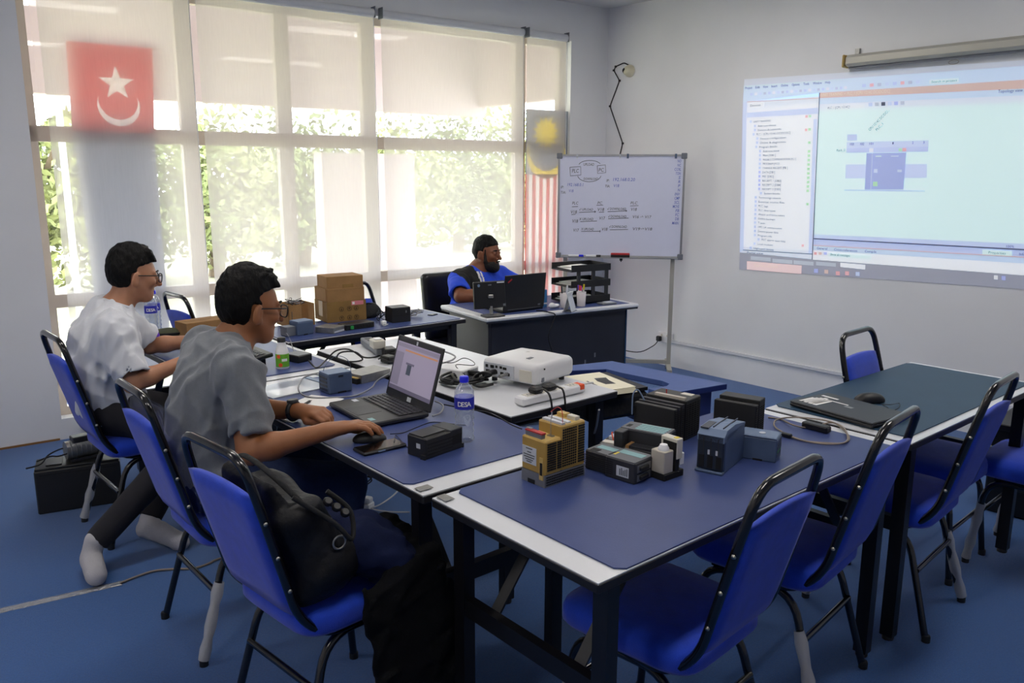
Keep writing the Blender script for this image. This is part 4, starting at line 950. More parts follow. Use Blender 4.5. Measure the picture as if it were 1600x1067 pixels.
# ---- right table: closed laptop and mouse
t, a, b = dev('laptop', 'closed black laptop with torn white sticker on the right hand table', 'laptop', (1232, 634), (1362, 672), (1385, 660)); 
f0 = at(1362, 671, ZT); l0 = at(1233, 634, ZT); yaw = math.atan2(*(f0-l0).yx); t.location = l0; t.rotation_euler = (0, 0, yaw); LL = (f0-l0).length
B(t, 'base', 'black_plastic', 0, LL, 0, .225, .002, .013, .004); B(t, 'lid', 'dark_plastic', 0, LL, .001, .224, .014, .021, .003)
for q in range(7): B(t, 'torn_sticker', 'paper', .018+.010*q, .03+.011*q, .03+.012*(q % 2), .11+.012*((q*5) % 4), .021, .0217)
B(t, 'torn_sticker', 'paper', .02, .09, .16, .172, .021, .0217); B(t, 'torn_sticker', 'paper', .06, .16, .125, .133, .021, .0217); B(t, 'logo', 'steel', LL*.5-.012, LL*.5+.02, .10, .118, .021, .0217)
for x in (.03, LL-.03): B(t, 'foot', 'black_plastic', x-.01, x+.01, .02, .03, 0, .003); B(t, 'foot', 'black_plastic', x-.01, x+.01, .19, .20, 0, .003)
def mouse(label, c, yaw, k=1.0):
    t = thing('computer_mouse', label, 'mouse', c, yaw); F = Field((-.075, -.05, -.005), (.075, .05, .06), .004)
    F.ell((-.008, 0, .006), (.058, .033, .032), None, 0); F.ell((.03, 0, .006), (.034, .029, .022), None, .02); F.half((0, 0, .001), (0, 0, -1)); F.mesh('shell', 'black_plastic', t, 1); t.scale = (k, k, k)
    MB().lathe([(.001, -.003), (.009, -.003), (.009, .003), (.001, .003)], 12, TR((.036, 0, .022), rx=PI/2)).build('scroll_wheel', 'grey_plastic', t); return t
m_ = mouse('black mouse lying on the right hand table', at(1358, 628, ZT), R(-25))
MB().tube(spline([at(1378, 632, ZT+.006), at(1392, 632, ZT+.012), at(1405, 630, ZT+.004), at(1404, 637, ZT+.003), at(1394, 641, ZT+.003), at(1386, 636, ZT+.006), at(1380, 633, ZT+.004)], 7), .0015, 5).build('mouse_cord', 'cable_black', m_).matrix_parent_inverse = (Matrix.Translation(m_.location) @ Euler((0, 0, R(-25))).to_matrix().to_4x4()).inverted()

# ---- table of the man in grey
t, a, b = dev('black_controller', 'small black controller block between the phone and the water bottle', 'controller', (638, 704), (666, 719), (723, 699)); h = .065; b = .085
B(t, 'housing', 'plc_black', 0, a, 0, b, 0, h, .003); B(t, 'raised_end', 'plc_charcoal', a*.66, a, .0, b, h*.6, h+.004, .002); B(t, 'flap', 'dark_plastic', .004, a*.64, .02, b-.004, h, h+.004, .001)
for z in lines(.01, h-.012, 4): B(t, 'terminal_groove', 'slot_black', .006, a*.72, -.0006, .001, z-.003, z+.001)
B(t, 'port', 'slot_black', a*.72, a*.97, -.001, .001, .02, .05); B(t, 'mount_tab', 'plc_black', a, a+.006, .0, .02, 0, .014); B(t, 'mount_tab', 'plc_black', -.006, 0, .0, .02, 0, .014); B(t, 'white_sticker', 'label_white', -.001, 0, b*.3, b*.5, .03, .045)
t, a, b = dev('smartphone', 'dark smartphone in a case at the table edge by the mouse', 'phone', (546, 699), (569, 714), (628, 700)); b = .075
B(t, 'case', 'black_plastic', 0, .155, 0, b, 0, .011, .004); B(t, 'screen', 'glass_dark', .004, .151, .004, b-.004, .011, .0118); B(t, 'side_button', 'plc_lightblue', .05, .075, -.001, .001, .004, .008)
c = at(577, 682, ZT); mouse('black mouse under the right hand of the man in grey', (1.295, 2.232, ZT), R(-29), .85)
# laptop
hl, hr = at(598, 619, ZT), at(671, 653, ZT); fl_ = at(515, 634, ZT)
xv = (hr-hl); yaw = math.atan2(xv.y, xv.x); W_ = .335; Dp = .235
t = thing('laptop', 'open dark laptop the man in the grey shirt works on', 'laptop', hr, yaw)      # local: x along hinge (to the right), -W..0 ; -y towards user
B(t, 'base', 'dark_plastic', -W_, 0, -Dp, 0, .004, .02, .004); kb = B(t, 'keyboard_bed', 'black_plastic', -W_+.02, -.02, -.115, -.015, .0195, .0205)
key = None
for rr in range(5):
    for cc in range(14):
        x = -W_+.028+cc*.0205; y = -.108+rr*.0195
        w_ = .0175
        if rr == 0 and 3 < cc < 9:
            if cc > 4: continue
            w_ = .0985; x += .0
        if key is None or w_ > .02:
            ob = MB().box((w_/2, .008, .0016), (w_, .016, .0032), bev=.001).build('key', 'plc_charcoal', kb, TR((x, y, .0205)))
            if w_ < .02: key = ob.data
        else:
            ob = bpy.data.objects.new('key', key); C.objects.link(ob); ob.parent = kb; ob.matrix_local = TR((x, y, .0205))
B(t, 'touchpad', 'plc_charcoal', -W_*.66, -W_*.34, -Dp+.012, -.13, .0198, .0206); B(t, 'white_sticker', 'label_white', -W_+.02, -W_+.05, -.155, -.135, .0198, .0206); B(t, 'blue_sticker', 'plc_teal', -.06, -.03, -Dp+.02, -Dp+.04, .0198, .0206)
lid = thing('lid', None, None); lid.parent = t; lid.matrix_local = TR((0, 0, .018), rx=R(-14)); del lid
lidT = TR((0, .0, .018), rx=R(-16))
def LB(name, m, x0, x1, y0, y1, z0, z1, par=None, bev=0):
    return MB().box(((x0+x1)/2, (y0+y1)/2, (z0+z1)/2), (abs(x1-x0), abs(y1-y0), abs(z1-z0)), bev=bev).build(name, m, par or t, lidT if par is None else None)
for o in [o for o in bpy.data.objects if o.name.startswith('lid') and o.type == 'EMPTY']: bpy.data.objects.remove(o)
mat('screen_lilac', '9C93AA', .4, emit=.35); mat('screen_dim', '8A8398', .4, emit=.3); mat('screen_bar', '6E6880', .4, emit=.2); mat('screen_orange', 'C08A62', .4, emit=.35); mat('screen_dark', '4C5566', .4, emit=.15)
LH = .235
ld = LB('screen_lid', 'dark_plastic', -W_, 0, 0, .008, 0, LH, bev=.003)
sc_ = LB('display', 'screen_lilac', -W_+.014, -.014, -.0012, .001, .03, LH-.022, ld)
LB('taskbar', 'screen_bar', -W_+.014, -.014, -.002, -.001, .03, .045, sc_); LB('side_panel', 'screen_dim', -W_+.016, -W_+.075, -.002, -.001, .05, LH-.06, sc_); LB('title_bar', 'screen_orange', -W_+.08, -.02, -.002, -.001, LH-.052, LH-.046, sc_)
LB('rack_bar', 'screen_bar', -W_+.105, -W_+.165, -.002, -.001, .135, .143, sc_); LB('device_block', 'screen_dark', -W_+.118, -W_+.148, -.0022, -.001, .098, .136, sc_); LB('tool_row', 'screen_dim', -W_+.016, -.016, -.002, -.001, LH-.040, LH-.026, sc_)
LB('webcam_cover', 'label_white', -W_*.56, -W_*.53, -.0015, 0, LH-.020, LH-.006, ld); LB('asset_label', 'label_white', -W_*.50, -W_*.42, -.0015, 0, .006, .022, ld); MB().tube([(-W_+.02, .004, .0), (-.02, .004, 0)], .006, 8).build('hinge', 'black_plastic', t, TR((0, 0, .017)))
# ================================================================ WALL THINGS
# ---- projected picture on the right wall
PX_ = XP-.004
def wp(x, y, o=0): return onX(x, y, PX_-o)
AMB = (.34, .34, .35)
def pm(name, hexc):
    m = mat('proj_'+name, 'E4E5E8', .75); c = lin(hexc); e = [max(0, c[i]-AMB[i]) for i in range(3)]
    b = m.node_tree.nodes['Principled BSDF']; b.inputs['Emission Color'].default_value = (*e, 1); b.inputs['Emission Strength'].default_value = 1; return m
for n_, c_ in dict(canvas='C6DFE0', panel='C6CFDD', blue='B4C6DF', lav='A9B5DA', lav2='B2BEE0', dark='98A4C4', orange='C0A79B', white='D8DCE2', grey='A4ABB6', pink='D6BCBC', line='8D95AE', title='AEB4C0', task='9C9FA8', green='8FCBA0', redm='D39A9E', bluem='9AA6DC', text='7F8AA0', texto='D0C4B8', texta='C6DFE0').items(): pm(n_, c_)
for n_ in ('text', 'line'): b = MATS['proj_'+n_].node_tree.nodes['Principled BSDF']; b.inputs['Base Color'].default_value = lin('6E768C'); b.inputs['Emission Strength'].default_value = 0
for n_, c_ in (('task', 'C9CBD2'), ('dark', 'D2DAF4')): MATS['proj_'+n_].node_tree.nodes['Principled BSDF'].inputs['Base Color'].default_value = lin(c_)
pic = thing('projected_picture', 'projected engineering software window shining on the right wall', 'projection', wp(1162, 420))
PO = pic.location.copy(); depth = [0]
def pq(name, m, pts, lvl=1, par=None):
    o = .0012*lvl; vs = [wp(x, y, o)-PO for x, y in pts]; n = len(vs); vs += [v+Vector((.0009, 0, 0)) for v in vs]
    fs = [tuple(range(n)), tuple(range(2*n-1, n-1, -1))]+[(i, n+i, n+(i+1) % n, (i+1) % n) for i in range(n)]
    ob = MB().add(vs, fs).build(name, 'proj_'+m, par or pic); return ob
def ptext(body, x, y, x2, y2, hpx, m='text', lvl=5, par=None):
    a, b = wp(x, y, .0012*lvl), wp(x2, y2, .0012*lvl); xd = b-a; u = wp(x, y-hpx, .0012*lvl)-a
    return text('caption', body, max(u.length, .01)*1.35, 'proj_'+m, par or pic, frame(a-PO, xd, u, (-1, 0, 0)), width=xd.length)
XR = 1720
def ext(p, q, x): return (x, p[1]+(q[1]-p[1])*(x-p[0])/(q[0]-p[0]))     # straight edge carried on out of the frame
def band(name, m, a, b, c, d, lvl=1): return pq(name, m, [a, ext(a, b, XR), ext(c, d, XR), c], lvl)
band('title_bar', 'title', (1163, 124), (1600, 94), (1162.5, 134), (1600, 103), 1)
band('menu_area', 'blue', (1162.5, 134), (1600, 103), (1161, 160), (1600, 125), 1)
left = pq('project_tree_panel', 'panel', [(1161, 160), (1280, 145), (1268.5, 405), (1156, 394)], 1)
pq('tree_margin', 'lav2', [(1161, 160), (1167, 159), (1162, 391), (1156, 394)], 2); pq('tree_page', 'white', [(1167, 172), (1279, 160), (1269, 392), (1162, 386)], 2); pq('tree_header', 'lav2', [(1167, 176), (1278, 168), (1278, 178), (1167, 184)], 3); pq('tree_orange_line', 'orange', [(1167, 158.5), (1279, 152.6), (1279, 153.8), (1167, 160)], 3)
pq('tree_scrollbar', 'lav2', [(1271, 186), (1277, 185.5), (1268, 396), (1263, 395.5)], 3)
band('orange_bar', 'orange', (1280, 145), (1600, 124.5), (1279.5, 153.5), (1600, 138.5), 2)
band('view_bar', 'blue', (1279.5, 153.5), (1600, 138.5), (1279, 163), (1600, 149), 1); band('tool_bar', 'panel', (1279, 163), (1600, 149), (1279, 173), (1600, 160), 1)
band('work_area', 'canvas', (1279, 173), (1600, 160), (1272, 366), (1600, 381), 1); band('scroll_strip', 'lav2', (1272, 366), (1600, 381), (1271.5, 372), (1600, 389), 1)
band('lower_line', 'line', (1271.5, 372), (1600, 389), (1271.5, 373.5), (1600, 391), 3); band('inspector_bar', 'lav', (1271.5, 373.5), (1600, 391), (1271, 382.5), (1600, 401), 1); band('orange_line', 'orange', (1271, 382.5), (1600, 401), (1271, 384), (1600, 402.6), 3)
band('tab_bar', 'blue', (1271, 384), (1600, 402.6), (1270.5, 391), (1600, 412), 1); band('message_area', 'white', (1270.5, 391), (1600, 412), (1269, 405.5), (1600, 430), 1)
pq('split_line', 'line', [(1280, 145), (1281, 145), (1269.5, 405.5), (1268.3, 405.4)], 4); pq('tree_bottom_line', 'line', [(1161, 390), (1268.5, 396.4), (1268.5, 397.4), (1161, 391)], 4)
band('task_bar', 'task', (1156, 395), (1600, 430.5), (1155, 421), (1600, 452), 0)
pq('search_box', 'pink', [(1167, 408), (1252.5, 415), (1252, 428), (1167, 421)], 2); pq('open_task', 'white', [(1313, 410.5), (1352, 414), (1351.5, 421), (1313, 417)], 2)
for x, y, m in ((1275, 423, 'bluem'), (1291, 424.5, 'orange'), (1309, 427, 'redm'), (1323.5, 427, 'redm'), (1340, 428, 'lav2'), (1556, 433.5, 'white'), (1568, 434.5, 'bluem')): pq('task_icon', m, [(x-3, y-3.2), (x+3, y-2.8), (x+3, y+3.2), (x-3, y+2.8)], 3)
for x, y in ((1188, 403), (1222, 407), (1255, 409.5), (1290, 411.5)): pq('task_tab', 'grey', [(x-15, y-3), (x+16, y-.5), (x+16, y+5.5), (x-15, y+3)], 1)
rows = ['UNIT TRAINING', 'Add new device', 'Devices & networks', 'PLC_1 [CPU 1214C DC/DC/DC]', 'Device configuration', 'Online & diagnostics', 'Program blocks', 'Add new block', 'Main [OB1]', 'MODBUS COMMUNICATION [FC1]', 'PROGRAM [FC2]', 'CHANGE RECEIPT [FB1]', 'DATA [DB1]', 'PID [DB2]', 'RECEIPT 1 [DB3]', 'RECEIPT 2 [DB4]', 'RECEIPT 3 [DB5]', 'System blocks', 'Technology objects', 'External source files', 'PLC tags', 'PLC data types', 'Watch and force tables', 'Online backups', 'Traces', 'OPC UA communication', 'Device proxy data', 'Program info', 'PLC alarm text lists', 'Local modules', 'Ungrouped devices']
ind = [3, 10, 10, 8, 14, 14, 13]+[19]*10+[22]+[14]*10+[20, 14, 8]
for k, s_ in enumerate(rows):
    f_ = k/30; y = 190.5+(387.5-190.5)*f_; x = 1170-5*f_+ind[k]+4; w_ = 2.05*len(s_)*(1-.1*f_)
    ptext(s_, x, y+1.5-.4*0, x+w_, y+1.5-w_*(.07*(1-f_)-.09*f_), 3.6, 'text', 4)
    pq('tree_icon', 'bluem' if 11 < k < 17 else 'lav', [(x-6, y-2.4), (x-2.5, y-2.6), (x-2.5, y+1.6), (x-6, y+1.8)], 4)
    if k in (0, 3) or 5 < k < 18 and k != 7 or k == 20: pq('status_dot', 'green', [(1263.5-6*f_, y-9*(1-f_)-2), (1267.5-6*f_, y-9*(1-f_)-2.2), (1267.5-6*f_, y-9*(1-f_)+2), (1263.5-6*f_, y-9*(1-f_)+2.2)], 4)
    if k in (0, 3, 29): pq('status_dot', 'redm', [(1258-6*f_, y-8.4*(1-f_)-2+3*f_), (1262-6*f_, y-8.4*(1-f_)-2.2+3*f_), (1262-6*f_, y-8.4*(1-f_)+2+3*f_), (1258-6*f_, y-8.4*(1-f_)+2.2+3*f_)], 4)
for x, w_, s_ in ((1164, 11, 'Project'), (1180, 7, 'Edit'), (1192, 8, 'View'), (1205, 9, 'Insert'), (1220, 11, 'Online'), (1237, 12, 'Options'), (1255, 9, 'Tools'), (1270, 14, 'Window'), (1289, 8, 'Help')): ptext(s_, x, 139.5-(x-1164)*.071, x+w_, 139.5-(x+w_-1164)*.071, 4, 'text', 4)
ptext('UNIT TRAINING  \u25B8  PLC_1 [CPU 1214C DC/DC/DC]', 1283, 151, 1390, 144.6, 5, 'texto', 5); ptext('Devices', 1172, 167, 1188, 165.6, 4, 'text', 5); pq('tab_devices', 'white', [(1169, 161.5), (1193, 159.5), (1193, 167.5), (1169, 169.5)], 4)
pq('search_field', 'canvas', [(1452, 125), (1498, 122), (1498, 128.5), (1452, 131.5)], 3); ptext('Search in project', 1455, 129.7, 1495, 127, 3.6, 'text', 5); pq('drop_down', 'white', [(1291, 166), (1351, 162.6), (1351, 169), (1291, 172)], 3); ptext('PLC_1 [CPU 1214C]', 1293, 170.6, 1327, 168.6, 4, 'text', 5)
for k in range(22): x = 1172+7*k+(60 if k > 6 else 0)*0; pq('tool_icon', ('lav', 'white', 'lav2', 'grey')[k % 4], [(x*1.0, 146-(x-1164)*.071), (x+4, 145.8-(x-1164)*.071), (x+4, 149.8-(x-1164)*.071), (x, 150-(x-1164)*.071)], 3)
for k in range(8): x = 1347+12*k; pq('tool_icon', ('lav', 'redm', 'grey', 'lav2')[k % 4], [(x, 131.5-(x-1347)*.07), (x+6, 131-(x-1347)*.07), (x+6, 136-(x-1347)*.07), (x, 136.5-(x-1347)*.07)], 3)
for k in range(6): x = 1357+10*k; pq('view_icon', ('lav', 'grey', 'line', 'lav2', 'bluem', 'grey')[k], [(x, 160.6-(x-1357)*.05), (x+6, 160.3-(x-1357)*.05), (x+6, 166-(x-1357)*.05), (x, 166.3-(x-1357)*.05)], 3)
ptext('Topology view', 1559, 145, 1598, 143, 5, 'text', 5)
pq('rack_header', 'lav', [(1323.5, 210), (1339, 209.5), (1339, 219.5), (1323.5, 220)], 2); pq('rack_slots', 'lav2', [(1323, 222), (1451, 219), (1450.5, 229), (1322.7, 232)], 2); pq('rack_rail', 'lav', [(1322.7, 231.5), (1450.5, 229), (1450, 237), (1322.3, 239)], 3)
pq('rack_band', 'lav2', [(1321.5, 257), (1448.5, 256), (1448, 278), (1320.5, 279)], 2); pq('rack_foot', 'lav', [(1319, 296), (1445, 297.5), (1445, 299.5), (1319, 298)], 2)
dvb = pq('device_block', 'dark', [(1354, 239.3), (1416, 238.3), (1411.5, 296), (1351, 296)], 4); pq('device_edge', 'lav', [(1362.5, 239.3), (1363.5, 239.3), (1361, 296), (1360, 296)], 5)
for pts, m in (([(1368, 243.5), (1377, 243.4), (1377, 245), (1368, 245.2)], 'texta'), ([(1392, 243.3), (1404, 243), (1404, 244.6), (1392, 244.9)], 'lav2'), ([(1365.5, 264), (1371, 264), (1371, 270), (1365, 270)], 'lav2'), ([(1402, 265), (1409, 265), (1409, 269), (1402, 269)], 'lav2'), ([(1364, 284), (1371, 284), (1371, 291), (1364, 291)], 'green'), ([(1404, 231.5), (1409, 231.5), (1409, 236.5), (1404, 236.5)], 'green'), ([(1410, 231.3), (1416, 231.2), (1416, 236.4), (1410, 236.5)], 'redm'), ([(1358.5, 231.8), (1364.5, 231.7), (1364.5, 237.6), (1358.5, 237.8)], 'white')): pq('device_mark', m, pts, 6)
for s_, x, y in (('103', 1327, 227), ('102', 1343, 226.7), ('101', 1357, 226.4), ('1', 1390, 225.7), ('2', 1425, 224.8), ('3', 1442, 224.4)): ptext(s_, x, y, x+(6 if len(s_) > 1 else 2), y-.1, 4, 'text', 5)
ptext('Rack_0', 1307, 236.6, 1320, 236.2, 4, 'text', 5); ptext('ESP-12ET OMN1234...', 1359, 206, 1390, 172, 5, 'text', 5) if False else None
ptext('CPU 1214C DC/DC/...', 1359, 205, 1390, 173, 4.5, 'text', 5); ptext('PLC_1', 1370, 205, 1380, 194.5, 4.5, 'text', 5)
for s_, x, y, x2, y2 in (('General', 1276, 389.3, 1292, 390.4), ('Cross-references', 1303, 391.4, 1339, 393.6), ('Compile', 1351, 394.2, 1369, 395.2), ('Show all messages', 1297, 399, 1328, 401.2), ('Properties', 1544, 396, 1571, 397.6), ('Info', 1592, 398.6, 1601, 399.2), ('100%', 1571, 386.6, 1583, 387.2)): ptext(s_, x, y, x2, y2, 4, 'text', 5)
pq('tab_properties', 'canvas', [(1535, 390), (1581, 392.5), (1581, 400), (1535, 397.5)], 4); pq('message_combo', 'canvas', [(1295, 395), (1361, 399), (1361, 405), (1295, 401)], 3)
for x, m in ((1274, 'redm'), (1281.5, 'orange'), (1289.5, 'bluem')): pq('message_icon', m, [(x-2.4, 393.4), (x+2.4, 393.8), (x+2.4, 398.4), (x-2.4, 398)], 4)
ptext('Type here to search', 1178, 416, 1215, 418.6, 4, 'texto', 5); ptext('Portal view', 1167, 396, 1192, 397.6, 3.5, 'text', 5)

# ---- projection screen case above
z_ = onX(1322, 96, XP-.06).z; y_ = onX(1322, 96, XP-.06).y
sc_ = thing('screen_case', 'rolled up projection screen in its long pale metal case', 'projection screen', (XP, y_, z_))
MB().box((-.055, -1.2, 0), (.075, 2.4, .075), bev=.015).build('case', 'alu_pale', sc_) if 'alu_pale' in MATS else None
mat('alu_pale', 'B4B2A8', .45, metal=.2)
MB().box((-.055, -1.2, 0), (.075, 2.4, .075), bev=.018).build('case', 'alu_pale', sc_); MB().box((-.055, .006, 0), (.082, .014, .082), bev=.01).build('end_cap', 'plc_yellow2', sc_); MB().box((-.05, -1.2, -.044), (.02, 2.36, .014)).build('bottom_slat', 'grey_plastic', sc_); MB().box((-.01, -.05, .055), (.02, .03, .05)).build('wall_bracket', 'steel', sc_)
a = onX(1490, 97, XP-.05)-sc_.location; MB().tube([a+Vector((0, .03*math.cos(t), .012*math.sin(t))) for t in [2*PI*i/14 for i in range(15)]], .0015, 5).build('pull_loop', 'cable_beige', sc_)

# ---- security camera with its cable
mat('cam_ivory', 'D5CFB4', .4)
c0 = onX(985, 111, XP)
cm = thing('security_camera', 'ivory dome security camera high on the wall above the whiteboard', 'camera', c0)
MB().lathe([(.05, 0), (.05, .02), (.042, .035), (.036, .055), (.02, .07), (0, .073)], 20, TR(ry=-PI/2)).build('housing', 'cam_ivory', cm); MB().lathe([(.022, 0), (.018, .008), (0, .011)], 16, TR((-.062, .012, 0), ry=-PI/2-.2)).build('lens', 'glass_dark', cm)
pts = [(983, 102), (975, 98), (962, 104), (959, 110), (968, 126), (953, 166), (973, 224), (966, 252), (965, 300)]
o = MB().tube(bend([onX(x, y, XP-.006) for x, y in pts], .02, 3), .005, 6).build('camera_cable', 'cable_black'); tag(o, 'black cable zigzagging down the wall from the security camera', 'cable')
for x, y in pts[2:7]: MB().box(onX(x, y, XP-.006), (.012, .016, .016)).build('cable_clip', 'black_plastic', o)

# ---- trunking, socket, plug
tr0, tr1 = onX(1046, 533, XP-.01), onX(1322, 585, XP-.01); zt_ = (tr0.z+tr1.z)/2
tk = MB().box((XP-.01, (tr0.y-2.5)/2, zt_), (.02, tr0.y+2.5, .026), bev=.003).build('trim_1', 'laminate'); tk['kind'] = 'structure'; tk['label'] = 'white cable trunking running along the right wall'
so = onX(1041, 527, XP); t = thing('wall_socket', 'white double wall socket behind the whiteboard stand', 'socket', so)
MB().box((-.012, 0, 0), (.024, .15, .086), bev=.004).build('plate', 'white_plastic', t); MB().box((-.026, -.03, .02), (.006, .012, .018)).build('switch', 'offwhite', t); MB().box((-.026, .03, .02), (.006, .012, .018)).build('switch', 'offwhite', t)
pg = thing('plug', 'black plug with its cord pushed into the wall socket', 'plug', so+Vector((-.025, .045, -.012))); MB().box((-.018, 0, 0), (.036, .045, .045), bev=.008).build('plug_body', 'black_plastic', pg)
MB().tube(spline([(-.03, 0, -.02), (-.05, .04, -.07), (-.12, .15, -.13), (-.25, .35, -.10), (-.4, .5, -.06)], 6), .004, 6).build('cord', 'cable_black', pg)

# ---- whiteboard on a mobile stand
foot = at(1052, 574, 0.02); foot = Vector((5.20, 4.13, 0)); nrm = Vector((-math.cos(R(42)), -math.sin(R(42)), 0)); 
def wbp(x, y, o=0): return onP(x, y, foot+nrm*o, nrm)
cs_ = [wbp(874, 246), wbp(1068, 241), wbp(1064, 400), wbp(873, 400)]
wx = Vector((nrm.y, -nrm.x, 0)); wx = wx if wx.dot(rt) > 0 else -wx
xl = ((cs_[0]+cs_[3])/2).dot(wx); xr = ((cs_[1]+cs_[2])/2).dot(wx); zt2 = (cs_[0].z+cs_[1].z)/2; zb2 = (cs_[2].z+cs_[3].z)/2
mid = foot+wx*((xl+xr)/2-foot.dot(wx)); BW, BH = xr-xl, zt2-zb2
wbd = thing('whiteboard', 'mobile whiteboard covered with handwritten upload and download notes', 'whiteboard'); wbd.matrix_world = frame((mid.x, mid.y, 0), wx, (0, 0, 1))   # local: x right, y up, z towards viewer
mat('board_white', 'D4D7EC', .25, var=.01)
def WB(name, m, x0, x1, y0, y1, z0, z1, bev=0, par=None): return MB().box(((x0+x1)/2, (y0+y1)/2, (z0+z1)/2), (x1-x0, y1-y0, z1-z0), bev=bev).build(name, m, par or wbd)
WB('board', 'board_white', -BW/2, BW/2, zb2, zt2, -.012, 0)
for y0, y1 in ((zb2-.012, zb2+.004), (zt2-.004, zt2+.012)): WB('frame_rail', 'alu', -BW/2, BW/2, y0, y1, -.016, .006)
for x0, x1 in ((-BW/2-.012, -BW/2+.004), (BW/2-.004, BW/2+.012)): WB('frame_rail', 'alu', x0, x1, zb2, zt2, -.016, .006)
for sx in (-1, 1):
    for y in (zb2, zt2): WB('corner_cap', 'grey_plastic', sx*BW/2-.022, sx*BW/2+.022, y-.022, y+.022, -.018, .009, .004)
    xx = sx*(BW/2-.055)
    WB('stand_pole', 'alu_pale', xx-.016, xx+.016, .06, zb2+.3, -.05, -.018); WB('stand_foot', 'alu_pale', xx-.018, xx+.018, .055, .085, -.24, .20)
    for z in (-.2, .17): MB().lathe([(.001, -.012), (.026, -.012), (.026, .012), (.001, .012)], 12, TR((xx, .028, z), ry=PI/2)).build('castor', 'black_plastic', wbd)
WB('cross_bar', 'alu_pale', -BW/2+.055, BW/2-.055, .085, .115, -.045, -.022); WB('pen_tray', 'alu', -BW/2+.02, BW/2-.02, zb2-.016, zb2-.008, 0, .04); MB().lathe([(.012, 0), (.012, .02), (.004, .02), (.004, .03)], 10, TR((.02, zb2-.018, -.01), rx=PI/2)).build('tilt_knob', 'black_plastic', wbd)
for x in (902, 969): q = wbp(x, 247); WB('board_clip', 'label_white', (q-mid).dot(wx)-.006, (q-mid).dot(wx)+.006, zt2-.02, zt2+.014, 0, .01)
for x in (981, 1056): q = wbp(x, 246); WB('board_clip', 'plc_blue', (q-mid).dot(wx)-.008, (q-mid).dot(wx)+.008, zt2-.02, zt2+.016, 0, .012)
mat('ink_black', '5F626C', .7); mat('ink_blue', '5F6FC0', .7)
def bl(x, y): q = wbp(x, y)-mid; return (q.dot(wx), q.z, .0012)
def btext(s_, x, y, x2, hpx=7, m='ink_black', sl=0):
    a = bl(x, y); b = bl(x2, y); hh = bl(x, y-hpx)[1]-a[1]; text('handwriting', s_, hh*1.4, m, wbd, TR(a, rz=sl), width=b[0]-a[0], shear=.15, bold=.0003)
def bline(pts, m='ink_black', r=.0022, name='ink_line'): MB().tube([bl(*p) for p in pts], r, 5).build(name, m, wbd)
Zx = lambda x, y: (865+x/6.276, 235+y/6.276)                          # numbers read off an enlarged view
for s_, x, y, x2, h_ in (('PLC', 178, 218, 245, 38), ('PC', 438, 208, 490, 36), ('UPLOAD', 290, 150, 395, 26), ('DOWNLOAD', 292, 290, 435, 24), ('IP:', 68, 372, 98, 26), ('TIA:', 66, 424, 118, 26), ('IP:', 516, 308, 545, 26), ('TIA:', 502, 362, 550, 26), ('PLC', 180, 530, 240, 28), ('PC', 428, 528, 475, 28), ('PLC', 752, 528, 820, 28), ('V18', 165, 618, 225, 32), ('\u221A UPLOAD', 250, 590, 385, 24), ('V18', 428, 594, 492, 32), ('\u221A DOWNLOAD', 526, 584, 708, 24), ('V18', 755, 592, 812, 30), ('V18', 180, 708, 236, 32), ('X UPLOAD', 252, 684, 390, 24), ('V17', 445, 678, 502, 30), ('\u221A DOWNLOAD', 535, 658, 712, 24), ('V16 \u2192 V17', 772, 664, 955, 28), ('V17', 190, 796, 245, 30), ('X UPLOAD', 270, 782, 395, 24), ('V18', 470, 786, 525, 30), ('\u221A DOWNLOAD', 545, 758, 716, 24), ('V19\u2192V18', 772, 782, 962, 28)):
    p = Zx(x, y); btext(s_, p[0], p[1], Zx(x2, y)[0], h_/6.276)
for s_, x, y, x2, h_ in (('192.168.0.1', 128, 350, 285, 30), ('V18', 148, 410, 192, 28), ('192.168.0.20', 574, 300, 790, 32), ('V18', 586, 360, 640, 30)): p = Zx(x, y); btext(s_, p[0], p[1], Zx(x2, y)[0], h_/6.276, 'ink_blue')
for k, s_ in enumerate(['NO', 'NC', 'COIL', 'TON', 'S', 'R', 'P', 'N', 'INV', 'CMP', 'SCL', 'MOVE', 'FB', 'FC', 'DB', 'MAIN']): x2 = 1250-k*1.8; p = Zx(x2-14*len(s_)-8, 118+k*40.5); btext(s_, p[0], p[1], Zx(x2, 0)[0], 4.6, 'ink_blue')
for q in ([(160, 165), (265, 158), (268, 240), (165, 250), (160, 165)], [(428, 150), (508, 142), (512, 218), (432, 226), (428, 150)], [(180, 552), (240, 549)], [(420, 538), (486, 536)], [(750, 545), (832, 541)], [(250, 607), (412, 601)], [(400, 592), (414, 601), (402, 610)], [(530, 600), (718, 592)], [(706, 584), (720, 592), (708, 600)], [(262, 698), (425, 692)], [(535, 670), (735, 664)], [(270, 794), (456, 792)], [(452, 784), (458, 792), (452, 804)], [(552, 778), (730, 775)], [(175, 630), (215, 626)], [(445, 606), (495, 604)]): bline([Zx(*p) for p in q])
bline([Zx(355+110*math.cos(a), 150-52*math.sin(a)) for a in [PI*(.12+.8*i/10) for i in range(11)]]); bline([Zx(350+116*math.cos(a), 240-68*math.sin(a)) for a in [-PI*(.05+.9*i/10) for i in range(11)]])
q = mid+wx*0; tray_z = zb2-.008
